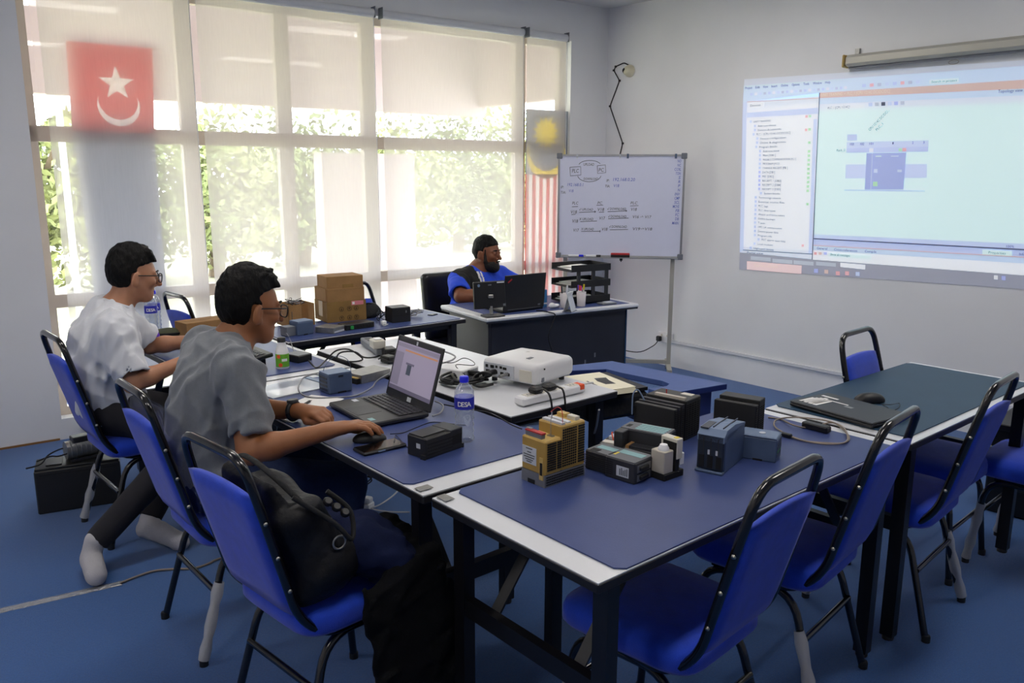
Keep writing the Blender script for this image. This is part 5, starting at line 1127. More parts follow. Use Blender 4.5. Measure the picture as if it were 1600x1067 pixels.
def tray_item(name, label, cat, px, w, h, d, m, cap=None):
    a = bl(px, 398); t = thing(name, label, cat); t.matrix_world = wbd.matrix_world @ TR((a[0], tray_z, .02))
    if cap: MB().tube([(-w/2, h/2, 0), (w*.2, h/2, 0)], h/2, 8).build('barrel', 'white_plastic', t); MB().tube([(w*.2, h/2, 0), (w/2, h/2, 0)], h/2*1.08, 8).build('cap', m, t)
    else: MB().box((0, h*.3, 0), (w, h*.6, d), bev=.003).build('felt', 'black_plastic', t); MB().box((0, h*.75, 0), (w, h*.5, d), bev=.005).build('handle', m, t)
tray_item('board_eraser', 'red and black eraser on the whiteboard tray', 'eraser', 969, .15, .034, .035, 'red'); tray_item('marker_pen', 'blue capped marker on the left of the whiteboard tray', 'marker', 900, .12, .016, .016, 'blue_cap', 1); tray_item('marker_pen', 'black capped marker on the whiteboard tray beside the eraser', 'marker', 927, .12, .016, .016, 'black_plastic', 1)
# ================================================================ TABLE B / C: boxes, bottles, bits
def carton(label, L, F, Rr, h, z=ZT, m='cardboard', a=None, b=None, tape=True, x=None):
    t, aa, bb = dev('cardboard_box', label, 'box', L, F, Rr, z); a = a or aa; b = b or bb
    B(t, 'carton', m, 0, a, 0, b, 0, h, .002)
    if tape: B(t, 'packing_tape', 'tape_brown', a*.3, a*.3+.045, -.0008, b+.0008, h*.55, h+.0008)
    for q in (.0, ): B(t, 'flap_seam', 'cardboard_dark', 0, a, b*.5-.001, b*.5+.001, h, h+.0009)
    return t, a, b
carton('long low cardboard box behind the man in the white shirt', (275, 522), (293, 531), (352, 522), .085, b=.13, a=.42, tape=False)
# open carton with cables
t, a, b = dev('cardboard_box', 'open cardboard box full of cables left of the stacked boxes', 'box', (436, 505), (452, 512), (492, 507)); a, b, h = .16, .16, .125
for x0, x1, y0, y1 in ((0, a, 0, .005), (0, a, b-.005, b), (0, .005, 0, b), (a-.005, a, 0, b)): B(t, 'carton_wall', 'cardboard', x0, x1, y0, y1, 0, h)
B(t, 'carton_bottom', 'cardboard', 0, a, 0, b, 0, .004); B(t, 'packing_tape', 'tape_brown', a*.5, a*.75, -.0008, .001, 0, h); MB().tube([(.02, -.001, .09), (.02, -.001, .045), (.035, -.001, .035), (.065, -.001, .035)], .0018, 4).build('marker_scrawl', 'print_grey', t)
for k in range(5):
    g = np.random.default_rng(k); P = [(a*(.2+.6*g.random()), b*(.2+.6*g.random()), h-.02+.045*g.random()) for _ in range(6)]
    MB().tube(spline(P, 6), .002, 5).build('loose_cable', 'cable_grey' if k % 2 else 'cable_black', t)
# three stacked boxes
t1, a1, b1 = dev('cardboard_box', 'large olive cardboard box with handling symbols, bottom of the stack', 'box', (493, 497), (512, 505), (571, 499)); h1 = .12; a1 = .245; b1 = .20
B(t1, 'carton', 'cardboard_dark', 0, a1, 0, b1, 0, h1, .002); B(t1, 'pink_label', 'pink_label', a1*.64, a1*.93, -.001, .001, h1*.80, h1*.99) if 'pink_label' in MATS else None
mat('pink_label', 'D8808C', .6); lb = B(t1, 'pink_label', 'pink_label', a1*.62, a1*.93, -.0012, .001, h1*.78, h1*.98); B(lb, 'label_print', 'paper', a1*.64, a1*.70, -.002, -.001, h1*.82, h1*.94)
mat('print_dark', '3A2C14', .8)
for ix, x in enumerate((.36, .56, .74)):
    for iz, z in enumerate((.62, .18)):
        sy = MB(); sy.tube([(a1*x+.013*math.cos(q), -.0008, h1*z+.013*math.sin(q)) for q in [2*PI*i/16 for i in range(17)]], .0012, 4); sy.box((a1*x, -.0008, h1*z), (.003, .001, .014)); sy.box((a1*x, -.0008, h1*z+(.004 if (ix+iz) % 2 else -.004)), (.010, .001, .004)); sy.build('handling_symbol', 'print_dark', t1)
B(t1, 'packing_tape', 'tape_brown', -.0008, .001, b1*.35, b1*.65, .03, h1)
def stacked(label, base, dz, dx, dy, a, b, h, rz, notch=False):
    t = thing('cardboard_box', label, 'box', base.matrix_basis @ Vector((dx, dy, dz)), base.rotation_euler.z+rz); B(t, 'carton', 'cardboard', 0, a, 0, b, 0, h, .002)
    if notch: B(t, 'tuck_flap', 'cardboard_dark', a*.42, a*.72, -.001, .001, 0, .022)
    else: B(t, 'side_flap', 'cardboard', -.004, 0, .01, b-.02, .004, h); B(t, 'lid_edge', 'tape_brown', .002, a-.002, -.0006, .001, h-.012, h-.010)
    return t
stacked('plain cardboard box, middle of the stack', t1, h1, .004, .002, .235, .19, .078, R(1)); stacked('flat cardboard box on top of the stack', t1, h1+.078, .008, .01, .225, .16, .070, R(-1), True)
# devices in front of the boxes
t, a, b = dev('blue_controller', 'blue grey controller on the far table left of the grey drive', 'controller', (458, 516), (466, 525), (491, 521)); a, b, h = .10, .085, .072
B(t, 'housing', 'plc_blue', 0, a, 0, b, 0, h, .004); B(t, 'lid', 'plc_lightblue', .002, a-.002, .002, b-.002, h, h+.004, .001); B(t, 'extension', 'grey_plastic', -.055, 0, .02, b, 0, h*.72, .003); B(t, 'base_notch', 'slot_black', a*.35, a*.6, -.001, .002, 0, .006)
t, a, b = dev('disc_drive', 'flat grey metal drive on the far table', 'drive', (497, 514), (521, 522), (538, 517)); a, b, h = .105, .12, .032
B(t, 'case', 'steel', 0, a, 0, b, 0, h, .002); B(t, 'front_bezel', 'label_white', .01, a-.004, -.0015, .001, .003, .012)
t, a, b = dev('network_switch', 'black network switch with a green plug in front of the box stack', 'switch', (537, 511), (541, 517), (590, 510)); a, b, h = .185, .09, .032
B(t, 'case', 'black_plastic', 0, a, 0, b, 0, h, .003); B(t, 'green_plug', 'green', .028, .045, -.008, .002, .006, .024)
for q in range(5): B(t, 'port', 'slot_black', .07+.02*q, .085+.02*q, -.0012, .001, .008, .022)
t, a, b = dev('black_power_unit', 'square black power unit at the right of the far table', 'power supply', (606, 497), (613, 505), (642, 502)); a, b, h = .12, .10, .088
B(t, 'case', 'plc_black', 0, a, 0, b, 0, h, .003); B(t, 'groove', 'slot_black', 0, a, -.001, .001, h*.46, h*.49); B(t, 'top_plate', 'dark_plastic', .003, a-.003, .003, b-.003, h, h+.001); B(t, 'rocker', 'steel', a*.72, a*.78, -.002, .001, h*.62, h*.78)
def tangle(name, label, px, py, n, rad, r, m, z=ZT, hmax=.05, seed=1, cat='cable', pl=None):
    g = np.random.default_rng(seed); c = at(px, py, z); P = []
    for k in range(n):
        a = k*1.1+g.normal()*.3; rr = rad*(.55+.45*g.random()); P.append(Vector((rr*math.cos(a), rr*.8*math.sin(a), r+hmax*g.random()*.8)))
    t = thing(name, label, cat, c); MB().tube(spline(P, 6), r, 6).build('coil', m, t); 
    if pl: MB().box(P[-1]+Vector((0, 0, .006)), (.03, .022, .022), bev=.004).build('plug', pl, t)
    return t
tangle('cable_bundle', 'heap of grey cable right of the black power unit', 650, 494, 26, .05, .0025, 'cable_grey', hmax=.05, seed=2); tangle('cable_bundle', 'heap of blue and black wires left of the black power unit', 598, 500, 24, .04, .0022, 'plc_blue_dark', hmax=.08, seed=5); tangle('cable_bundle', 'white charger plug and lead in front of the wire heap', 600, 509, 8, .025, .003, 'cable_white', hmax=.015, seed=6, pl='white_plastic')
t = thing('card_reader', 'tiny flat black card near the desk corner on the far table', 'card', at(676, 492, ZT), R(20)); B(t, 'card', 'black_plastic', -.03, .03, -.018, .018, 0, .005, .001); B(t, 'screen', 'grey_plastic', -.02, .01, -.01, .01, .005, .0056)
# black bag slumped behind the boxes
F = Field((-.16, -.1, -.01), (.16, .1, .2), .008); F.ell((0, 0, .06), (.11, .07, .075), None, 0); F.ell((.06, .01, .09), (.05, .05, .05), None, .03); F.half((0, 0, .0), (0, 0, -1)); F.folds(.012, 40, 5)
t = thing('black_bag', 'slumped black cloth bag behind the box stack', 'bag', (2.50, 4.29, ZT)); F.mesh('cloth', 'bag_cloth', t, 1) if 'bag_cloth' in MATS else (mat('bag_cloth', '111216', .8, var=.2, bump=.4, bscale=60), F.mesh('cloth', 'bag_cloth', t, 1)); MB().tube(spline([(-.06, 0, .12), (0, -.02, .15), (.06, 0, .12)], 6), .006, 6).build('handle', 'bag_cloth', t); t.scale = (.75, .75, .6)
# bottles
wm = mat('water_plastic', 'FFFFFF', .05); nt = wm.node_tree; nt.nodes.clear(); N = nt.nodes.new; o_ = N('ShaderNodeOutputMaterial'); tb = N('ShaderNodeBsdfTransparent'); tb.inputs[0].default_value = (.93, .95, .97, 1); gl = N('ShaderNodeBsdfGlossy'); gl.inputs['Roughness'].default_value = .05; df_ = N('ShaderNodeBsdfTranslucent'); df_.inputs[0].default_value = (.9, .93, .96, 1); fr_ = N('ShaderNodeLayerWeight'); fr_.inputs[0].default_value = .25
ma, mb_ = N('ShaderNodeMixShader'), N('ShaderNodeMixShader'); ma.inputs[0].default_value = .5; nt.links.new(gl.outputs[0], ma.inputs[1]); nt.links.new(df_.outputs[0], ma.inputs[2])
mr_ = N('ShaderNodeMapRange'); mr_.inputs['To Min'].default_value = .18; mr_.inputs['To Max'].default_value = .85; nt.links.new(fr_.outputs['Facing'], mr_.inputs['Value']); nt.links.new(mr_.outputs[0], mb_.inputs[0]); nt.links.new(tb.outputs[0], mb_.inputs[1]); nt.links.new(ma.outputs[0], mb_.inputs[2]); nt.links.new(mb_.outputs[0], o_.inputs[0])
mat('label_blue', '2A2FB0', .4)
def bottle(label, c, h=.215, r=.032, txt=True):
    t = thing('water_bottle', label, 'bottle', c); k = h/.215
    prof = [(.026, 0), (r, .006)]+[(r-.004*(i % 2), .012+.011*i) for i in range(9)]+[(r, .112), (r, .152), (r*.98, .165), (r*.75, .182), (.014, .192), (.0125, .199)]
    MB().lathe([(a, z*k) for a, z in prof], 24).build('bottle_body', 'water_plastic', t); lb = MB().lathe([(r+.0006, .112*k), (r+.0006, .150*k)], 24).build('label', 'label_blue', t)
    MB().lathe([(.0145, .197*k), (.0148, .213*k), (.013, .216*k), (0, .216*k)], 20).build('cap', 'blue_cap', t)
    if txt:
        a0 = math.atan2(-c[1], -c[0])
        for i, ch in enumerate('DESA'):
            a = a0-.45+.30*i; text('letter', ch, .022*k, 'paper', lb, frame(Vector(((r+.0014)*math.cos(a), (r+.0014)*math.sin(a), .123*k)), (-math.sin(a), math.cos(a), 0), (0, 0, 1)), align='CENTER', bold=.0004)
    return t
bottle('water bottle with blue cap and label between laptop and controller', at(726, 688, ZT)); bottle('water bottle with blue label standing behind the pencil pouch', at(239, 522, ZT), .225, .033); bottle('second water bottle half hidden behind the first, by the window', at(244, 517, ZT), .225, .033)
t = thing('milk_bottle', 'white drink bottle with black cap and green label', 'bottle', at(442, 575, ZT)); MB().lathe([(.026, 0), (.029, .004), (.029, .07), (.026, .085), (.019, .105), (.017, .122)], 22).build('bottle_body', 'white_plastic', t); MB().lathe([(.0185, .12), (.0185, .138), (.016, .14), (0, .14)], 18).build('cap', 'black_plastic', t)
mat('label_green', '6FB52E', .5); lb = MB().lathe([(.0296, .01), (.0296, .068)], 22).build('label', 'label_green', t); a0 = math.atan2(-t.location.y, -t.location.x)
for i, ch in enumerate('MILK'):
    pass
MB().add([(.0302*math.cos(a0-.1+q), .0302*math.sin(a0-.1+q), z) for q in [.12*i for i in range(8)] for z in (.036, .048)], [(i*2, i*2+2, i*2+3, i*2+1) for i in range(7)]).build('label_plate', 'paper', lb)
for q, z in ((-.55, .058), (-.3, .02)): MB().lathe([(.009, 0), (.009, .001)], 12, frame(Vector((.0296*math.cos(a0+q), .0296*math.sin(a0+q), z)), (-math.sin(a0+q), math.cos(a0+q), 0), (0, 0, 1))).build('fruit_print', 'orange', lb)
# pouch, purple packet
F = Field((-.11, -.07, -.01), (.11, .07, .07), .006); F.ell((0, 0, .024), (.09, .05, .026), None, 0); F.half((0, 0, 0), (0, 0, -1)); F.folds(.004, 50, 2); mat('olive_cloth', '4A4E3A', .9, var=.1)
t = thing('pencil_pouch', 'olive green pencil pouch with black zip rim', 'pouch', at(261, 527, ZT), R(-20)); F.mesh('cloth', 'olive_cloth', t, 1); MB().tube([(.092*math.cos(q), .052*math.sin(q), .026) for q in [2*PI*i/24 for i in range(25)]], .006, 6).build('zip_rim', 'bag_cloth', t)
mat('purple', '6A3FC0', .6); F = Field((-.05, -.05, -.01), (.05, .05, .08), .006); F.ell((0, 0, .03), (.03, .025, .035), None, 0); F.half((0, 0, 0), (0, 0, -1)); F.folds(.008, 60, 2); t = thing('purple_packet', 'small crumpled purple packet beside the pencil pouch', 'packet', at(240, 535, ZT)); F.mesh('wrapper', 'purple', t, 1)
fm = mat('clear_film', 'E8F0FF', .12, alpha=.38); t = thing('plastic_sleeve', 'clear plastic sleeve lying behind the pencil pouch', 'sleeve', at(300, 540, ZT), R(10)); B(t, 'sheet', 'clear_film', -.1, .1, -.07, .07, 0, .003)
# keyboard laptop on a stand in front of the man in white
t = thing('laptop', 'black laptop on a tilted stand beside the white drink bottle', 'laptop', (1.40, 3.60, ZT), R(-90)); T0 = TR((0, 0, .035), rx=R(9))
MB().box((0, 0, 0), (.33, .23, .018), T0, bev=.004).build('base', 'black_plastic', t); kb2 = MB().box((0, .035, .0095), (.29, .11, .001), T0).build('keyboard_bed', 'dark_plastic', t)
k_ = MB()
for rr in range(5):
    for cc in range(13): k_.box((-.135+.0225*cc, -.01+.021*rr, .011), (.018, .016, .003), T0)
k_.build('keys', 'plc_charcoal', kb2)['kind'] = 'stuff'
for sx in (-1, 1): MB().box((sx*.12, .08, .018), (.02, .02, .036)).build('stand_leg', 'black_steel', t); MB().box((sx*.12, -.08, .006), (.02, .02, .012)).build('stand_leg', 'black_steel', t)
# power adapter
t, a, b = dev('power_adapter', 'black laptop power adapter with grey top on the table by the drink bottle', 'adapter', (455, 558), (466, 568), (492, 562)); a, b, h = .085, .10, .034
B(t, 'case', 'black_plastic', 0, a, 0, b, 0, h, .004); B(t, 'top_panel', 'grey_plastic', .004, a-.004, .004, b-.004, h, h+.001)
loc_cable(t, 'lead', [], .003, 'cable_black') if False else None
cable('power_lead', 'thick black lead looping from the adapter over the white table', [(482, 563, .02), (490, 572, .0), (497, 574), (510, 562), (525, 548, .05), (545, 546, .06), (562, 556, .02), (566, 562, .0), (552, 565), (530, 563), (527, 556, .02), (535, 550, .05), (555, 550, .05), (568, 558, .02), (585, 558, .0), (600, 552, .0)], .0038, 'cable_black', z=.765)
cable('thin_lead', 'thin grey lead hanging from the far table down to the adapter', [(438, 515, .02), (447, 520, .02), (453, 530, .0), (458, 545, .0), (462, 552, .0)], .0022, 'cable_grey', z=.75)

# ================================================================ G table: papers, controller, supply, ethernet
t = thing('clear_folder', 'clear plastic document folder near the elbow of the man in grey', 'folder', at(455, 607, ZT), R(6)); B(t, 'sheet', 'clear_film', -.14, .14, -.1, .1, .0, .006); B(t, 'spine', 'plc_lightblue', .12, .145, -.1, .1, .006, .009) ; B(t, 'paper_inside', 'paper', -.1, .05, -.08, .02, .001, .003)
t = thing('note_paper', 'white sheet of paper in front of the dark laptop', 'paper', at(487, 631, ZT), R(28)); B(t, 'sheet', 'paper', -.105, .105, -.075, .075, 0, .0015)
t = thing('ballpoint_pen', 'dark pen lying on the white sheet', 'pen', at(475, 634, ZT+.0015), R(36)); MB().tube([(-.05, 0, .005), (.045, 0, .005)], .005, 8).build('barrel', 'dark_plastic', t); MB().tube([(.045, 0, .005), (.062, 0, .005)], [.004, .001], 8).build('tip', 'steel', t)
t, a, b = dev('blue_controller', 'blue grey controller with network lead behind the white paper', 'controller', (498, 606), (514, 617), (547, 611)); a, b, h = .105, .085, .078
B(t, 'housing', 'plc_blue', 0, a, 0, b, 0, h, .004); B(t, 'lid', 'plc_lightblue', .001, a-.001, .001, b-.001, h, h+.004, .002); B(t, 'top_notch', 'plc_blue_dark', a*.42, a*.62, -.001, .002, h-.014, h-.006); B(t, 'base_notch', 'slot_black', a*.38, a*.72, -.001, .002, 0, .006)
for z in lines(.008, h-.008, 4): B(t, 'side_port', 'plc_blue_dark', -.0012, .001, .012, b-.012, z-.005, z+.004)
t, a, b = dev('metal_power_supply', 'perforated metal power supply behind the blue controller', 'power supply', (549, 586), (565, 600), (612, 588)); a, b, h = .165, .105, .036
B(t, 'case', 'steel', .0, a, 0, b, .0, h, .001); B(t, 'terminal_strip', 'slot_black', -.018, .0, .008, b-.008, .0, .022); B(t, 'brass_screws', 'plc_yellow2', -.016, -.004, .01, .05, .022, .026); B(t, 'red_wire', 'red', -.022, -.016, .05, .08, .012, .02)
cable('network_lead', 'grey network cable looping around the blue controller to the laptop', [(498, 586, .04), (488, 585, .05), (472, 592, .03), (466, 606, .02), (472, 616, .005), (490, 621, .002), (520, 621), (555, 618), (580, 606, .01), (588, 596, .03), (600, 588, .05), (612, 582, .06)], .0032, 'cable_grey')
cable('wire_loop', 'thin blue wires arching from the controller to the metal supply', [(505, 580, .08), (508, 572, .1), (518, 560, .12), (530, 556, .13), (543, 562, .11), (548, 575, .06), (546, 586, .03)], .0012, 'plc_blue')
cable('mouse_lead', 'thin black mouse lead curling past the black controller', [(610, 678, .008), (630, 676), (650, 668), (672, 660), (690, 660), (712, 663), (728, 664)], .0016, 'cable_black'); cable('earphone_lead', 'thin black lead running from the phone past the controller', [(616, 690, .012), (618, 680, .004), (628, 690, .003), (636, 698), (640, 700)], .0013, 'cable_black')
cable('screen_lead', 'grey lead curving out behind the laptop hinge', [(676, 650, .01), (688, 645, .01), (693, 636, .01), (688, 630, .012), (680, 627, .012)], .0032, 'cable_grey')
cable('black_lead', 'black lead crossing from the laptop to the floor beyond the white table', [(694, 632), (715, 636), (745, 641), (765, 645), (785, 655, .006), (800, 664, .0), (815, 670, .0)], .0024, 'cable_black', z=.768)

# ================================================================ W table: projector, power strips
ZW = .766
t, a, b = dev('projector', 'white data projector with cables plugged into its back', 'projector', (762, 592), (842, 613), (903, 587), ZW)
f0, l0, r0 = at(838, 612, ZW), at(760, 590, ZW), at(903, 590, ZW); t.location = f0; yw = math.atan2((r0-f0).y, (r0-f0).x); t.rotation_euler = (0, 0, yw); a, b, h = .27, .285, .085
F = Field((-.03, -.03, 0), (a+.03, b+.03, .13), .0055); F.rbox((a/2, b/2, .06), (a/2, b/2, .042), None, .026); F.ell((a/2, b/2, .085), (a*.42, b*.42, .024), None, .02); F.mesh('housing', 'projector_white', t, 1) if 'projector_white' in MATS else (mat('projector_white', 'DADADC', .35), F.mesh('housing', 'projector_white', t, 1))
for x, y in ((.04, .04), (a-.04, .04), (.04, b-.04), (a-.04, b-.04)): MB().lathe([(.012, 0), (.012, .022)], 10, TR((x, y, 0))).build('foot', 'dark_plastic', t)
bp = B(t, 'connector_panel', 'label_white', -.003, .006, b*.40, b-.02, .032, .085)
for y, z, w, h_ in ((.55, .070, .018, .010), (.62, .072, .012, .010), (.70, .072, .010, .010), (.78, .07, .018, .012), (.88, .07, .012, .012), (.50, .048, .022, .012), (.60, .048, .016, .012), (.70, .048, .010, .010), (.78, .048, .010, .010), (.86, .05, .020, .010)): B(bp, 'socket', 'slot_black', -.005, .0, b*y-w/2, b*y+w/2, z-h_/2, z+h_/2)
B(t, 'speaker_grille', 'offwhite', -.0025, .004, b*.08, b*.30, .03, .078, .002); B(t, 'control_pad', 'grey_plastic', a*.25, a*.36, b*.30, b*.36, .107, .1095); B(t, 'badge', 'steel', a*.55, a*.62, b*.55, b*.60, .108, .1105); B(t, 'side_label', 'grey_plastic', .035, .05, -.002, .002, .03, .048); B(t, 'side_hole', 'slot_black', .05, .056, -.002, .002, .078, .084)
MB().tube(spline([(-.06, b*.78, .048), (-.02, b*.74, .05), (.0, b*.72, .05)], 5), .011, 8).build('video_plug', 'cable_black', t); MB().tube(spline([(-.055, b*.5, .05), (0, b*.5, .05)], 3), .007, 8).build('video_plug', 'steel', t)
t2 = tangle('video_cable', 'thick black video cable coiled between laptop and projector', 727, 598, 40, .115, .0055, 'cable_black', z=ZW, hmax=.035, seed=12)
cable('projector_lead', 'black cable bending from the projector panel onto the coil', [(768, 585, .05), (755, 582, .05), (742, 588, .03), (738, 598, .01), (750, 604, .006), (770, 600, .006)], .006, 'cable_black', z=ZW)
t, a, b = dev('white_device_box', 'white ventilated device box behind the open laptop', 'device', (655, 572), (722, 595), (757, 583), ZW); a, b, h = .12, .26, .042
B(t, 'case', 'white_plastic', 0, a, 0, b, 0, h, .004)
for x in lines(.012, a*.45, 6)+lines(a*.55, a-.01, 6): B(t, 'vent', 'grey_plastic', x-.002, x+.002, -.001, .001, .008, h-.008)
loc_cable(t, 'lead', [(700, 548, .05), (722, 548, .06), (730, 556, .06), (722, 562, .05), (700, 566, .05)], .004, 'cable_grey', z=ZW); loc_cable(t, 'thin_lead', [(690, 560, .05), (715, 566, .055), (740, 560, .06), (752, 566, .05), (745, 572, .05), (720, 570, .048), (728, 590, .02)], .0018, 'cable_black', z=ZW)
# white extension strip with orange switch
f0, l0 = at(818, 636, ZW), at(916, 612, ZW); yw = math.atan2((l0-f0).y, (l0-f0).x); LLn = (l0-f0).length
t = thing('power_strip', 'white power strip with an orange switch at the edge of the white table', 'power strip', f0, yw); B(t, 'body', 'white_plastic', 0, LLn, 0, .055, 0, .032, .006); B(t, 'orange_switch', 'orange', LLn-.035, LLn-.01, -.0012, .042, .012, .0335, .002)
for q in range(4): B(t, 'outlet', 'offwhite', .03+.075*q, .075+.075*q, .010, .045, .032, .0335); [B(t, 'outlet_slot', 'grey_plastic', .04+.075*q+d, .046+.075*q+d, .02, .03, .0335, .0342) for d in (0, .016)]
MB().tube(spline([(LLn, .03, .02), (LLn+.05, .035, .02), (LLn+.09, .05, .012), (LLn+.06, .08, .006), (LLn-.05, .09, .006)], 6), .004, 6).build('cord', 'cable_white', t)
def plug3(label, loc, rz, drop): 
    t = thing('plug', label, 'plug', loc, rz); MB().box((0, 0, .012), (.05, .045, .024), bev=.008).build('plug_body', 'black_plastic', t); MB().tube(spline([(0, -.02, .012), (0, -.05, .02), (0, -.085, -.02), (.01, -.095, -drop)], 6), .004, 6).build('cord', 'cable_black', t); return t
M_ = Matrix.Translation(f0) @ Euler((0, 0, yw)).to_matrix().to_4x4()
plug3('black plug in the white power strip, left of the two', M_ @ Vector((.085, .026, .034)), yw, .22); plug3('black plug in the white power strip, right of the two', M_ @ Vector((.155, .026, .034)), yw, .30)
t = thing('hanging_adapter', 'black round adapter hanging over the edge of the white table', 'adapter', at(853, 635, ZW-.055)); MB().lathe([(.008, -.075), (.022, -.06), (.026, 0), (.024, .02), (.01, .028), (0, .03)], 14, TR((0, -.045, .02))).build('adapter_body', 'black_plastic', t); MB().tube(spline([(0, -.045, -.05), (0, -.045, -.15), (.02, -.04, -.3)], 5), .004, 6).build('cord', 'cable_black', t)
# grey power strip with adapters at the far end
f0, l0 = at(598, 563, ZW), at(563, 538, ZW); yw = math.atan2((f0-l0).y, (f0-l0).x)
t = thing('power_strip', 'grey multi outlet power strip at the far end of the white table', 'power strip', l0, yw); LLn = .30; B(t, 'body', 'grey_plastic', 0, LLn, 0, .06, 0, .035, .005); [B(t, 'outlet', 'dark_plastic', .03+.05*q, .055+.05*q, .012, .045, .035, .0362) for q in range(5)]
t = thing('travel_adapter', 'cream cube adapter plugged in the grey power strip', 'adapter', at(590, 543, ZW+.035), yw); B(t, 'cube', 'offwhite', -.035, .035, -.03, .03, 0, .04, .004); B(t, 'top_socket', 'white_plastic', -.02, .02, -.018, .018, .04, .046, .003)
t = thing('charger_block', 'black charger block beside the cream cube adapter', 'adapter', at(608, 556, ZW), yw); B(t, 'block', 'black_plastic', -.04, .04, -.03, .03, 0, .04, .005); MB().tube(spline([(.04, 0, .02), (.08, .02, .03), (.12, .0, .02), (.16, .03, .006)], 5), .004, 6).build('cord', 'cable_black', t)
t = thing('charger_block', 'small black charger block wrapped by a lead near the laptop lid', 'adapter', at(607, 566, ZW), yw+.4); B(t, 'block', 'black_plastic', -.03, .03, -.025, .025, 0, .032, .005); MB().tube([(.05*math.cos(q), .04*math.sin(q), .018+.006*math.sin(3*q)) for q in [2*PI*i/20 for i in range(21)]], .0035, 6).build('cord', 'cable_black', t)
# folder and book on the blue computer table
pb = at(955, 606, .70); t = thing('padded_folder', 'thick black folder lying on the blue computer table under the book', 'folder', (2.58, 2.44, .572), R(-12)); B(t, 'cover', 'bag_cloth', -.16, .16, -.17, .15, 0, .11, .02); B(t, 'page_block', 'black_plastic', -.15, .15, -.165, .145, .11, .125)
t = thing('manual_book', 'cream paperback manual with a dark photo on its cover', 'book'); t.matrix_world = TR((2.52, 2.385, .699), rz=R(-14))
for k in range(5): B(t, 'page_block' if k else 'back_cover', 'paper_cream', -.105+.002*k, .105-.001*k, -.15+.003*k, .15, .004*k, .004*k+.0038)
B(t, 'front_cover', 'paper_cream', -.096, .105, -.138, .15, .02, .0212); pc = MB().prism([(.01, -.05), (.055, -.06), (.06, .0), (.075, .05), (.02, .06), (.005, .01)], .0213, .0217).build('cover_photo', 'plc_charcoal', t); B(t, 'title_print', 'print_grey', -.04, -.032, -.05, .03, .0213, .0217)
cable('white_lead', 'pale lead dropping between the white table and the near table', [(936, 640, 0), (932, 665, -.1), (925, 690, -.22), (922, 712, -.32)], .004, 'cable_grey', z=.735)

# ================================================================ teacher's desk
D = Matrix.Translation(dk.location) @ Euler((0, 0, R(-9))).to_matrix().to_4x4()
def dpos(px, py): return at(px, py, ZT)
t = thing('small_monitor', 'small black monitor on a stand turned away on the desk', 'monitor', dpos(769, 494), R(-12)); B(t, 'base', 'black_plastic', -.06, .07, -.045, .045, 0, .010, .004); MB().tube([(0, .01, .01), (0, .018, .06)], .012, 10).build('neck', 'steel', t)
mT = TR((-.005, .018, .045), rx=R(-6)); pn = MB().box((0, 0, .085), (.215, .02, .165), mT, bev=.004).build('screen_shell', 'black_plastic', t); MB().box((0, -.016, .075), (.035, .014, .022), mT, bev=.004).build('hinge_mount', 'steel', pn); MB().lathe([(.009, 0), (.009, .001)], 14, mT @ TR((-.075, -.0105, .145), rx=PI/2)).build('round_logo', 'plc_lightblue', pn); MB().box((.075, -.0105, .158), (.05, .001, .008), mT).build('white_sticker', 'label_white', pn); MB().box((.095, -.0105, .018), (.018, .001, .014), mT).build('rating_label', 'grey_plastic', pn); MB().box((0, -.0105, .145), (.022, .001, .006), mT).build('brand_print', 'grey_plastic', pn)
t = thing('laptop', 'black laptop seen from behind in front of the man in blue', 'laptop', dpos(818, 486)+Vector((0, .0, 0)), R(-4)); B(t, 'base', 'black_plastic', -.16, .16, 0, .22, .002, .02, .004); lT = TR((0, .0, .016), rx=R(6)); ldd = MB().box((0, 0, .112), (.325, .009, .225), lT, bev=.003).build('screen_lid', 'black_plastic', t)
MB().box((0, 0, 0), (.035, .001, .009), lT @ TR((-.125, -.0052, .19), ry=R(-35))).build('lid_logo', 'red', ldd); MB().box((.12, -.0052, .02), (.02, .001, .01), lT).build('lid_badge', 'grey_plastic', ldd); MB().tube([(-.13, 0, .016), (.13, 0, .016)], .007, 8).build('hinge', 'dark_plastic', t)
fn = Euler((0, 0, R(-9))).to_matrix() @ Vector((0, -1, 0)); fp = dk.location+fn*.012
o = MB().tube(spline([at(838, 485, ZT+.004), at(850, 486, ZT+.004), at(858, 488, ZT+.006), onP(866, 490, fp, fn), onP(867, 496, fp, fn), onP(861, 512, fp, fn), onP(857, 527, fp, fn), onP(863, 550, fp, fn)], 6), .004, 6).build('charger_lead', 'cable_black'); tag(o, 'black charger lead falling over the front of the desk', 'cable')
t = thing('desk_calendar', 'white tent shaped desk calendar', 'calendar', dpos(890, 486), R(28))
for s in (-1, 1): MB().box((0, s*.028, .062), (.10, .0025, .135), TR() if False else Matrix.Translation((0, s*.03, 0)) @ TR(rx=s*R(16)) @ Matrix.Translation((0, -s*.03, 0))).build('panel', 'label_white' if s < 0 else 'paper', t)
B(t, 'foot_board', 'grey_plastic', -.05, .05, -.035, .035, 0, .003); B(t, 'date_grid', 'print_grey', -.035, .035, -.046, -.045, .03, .032)
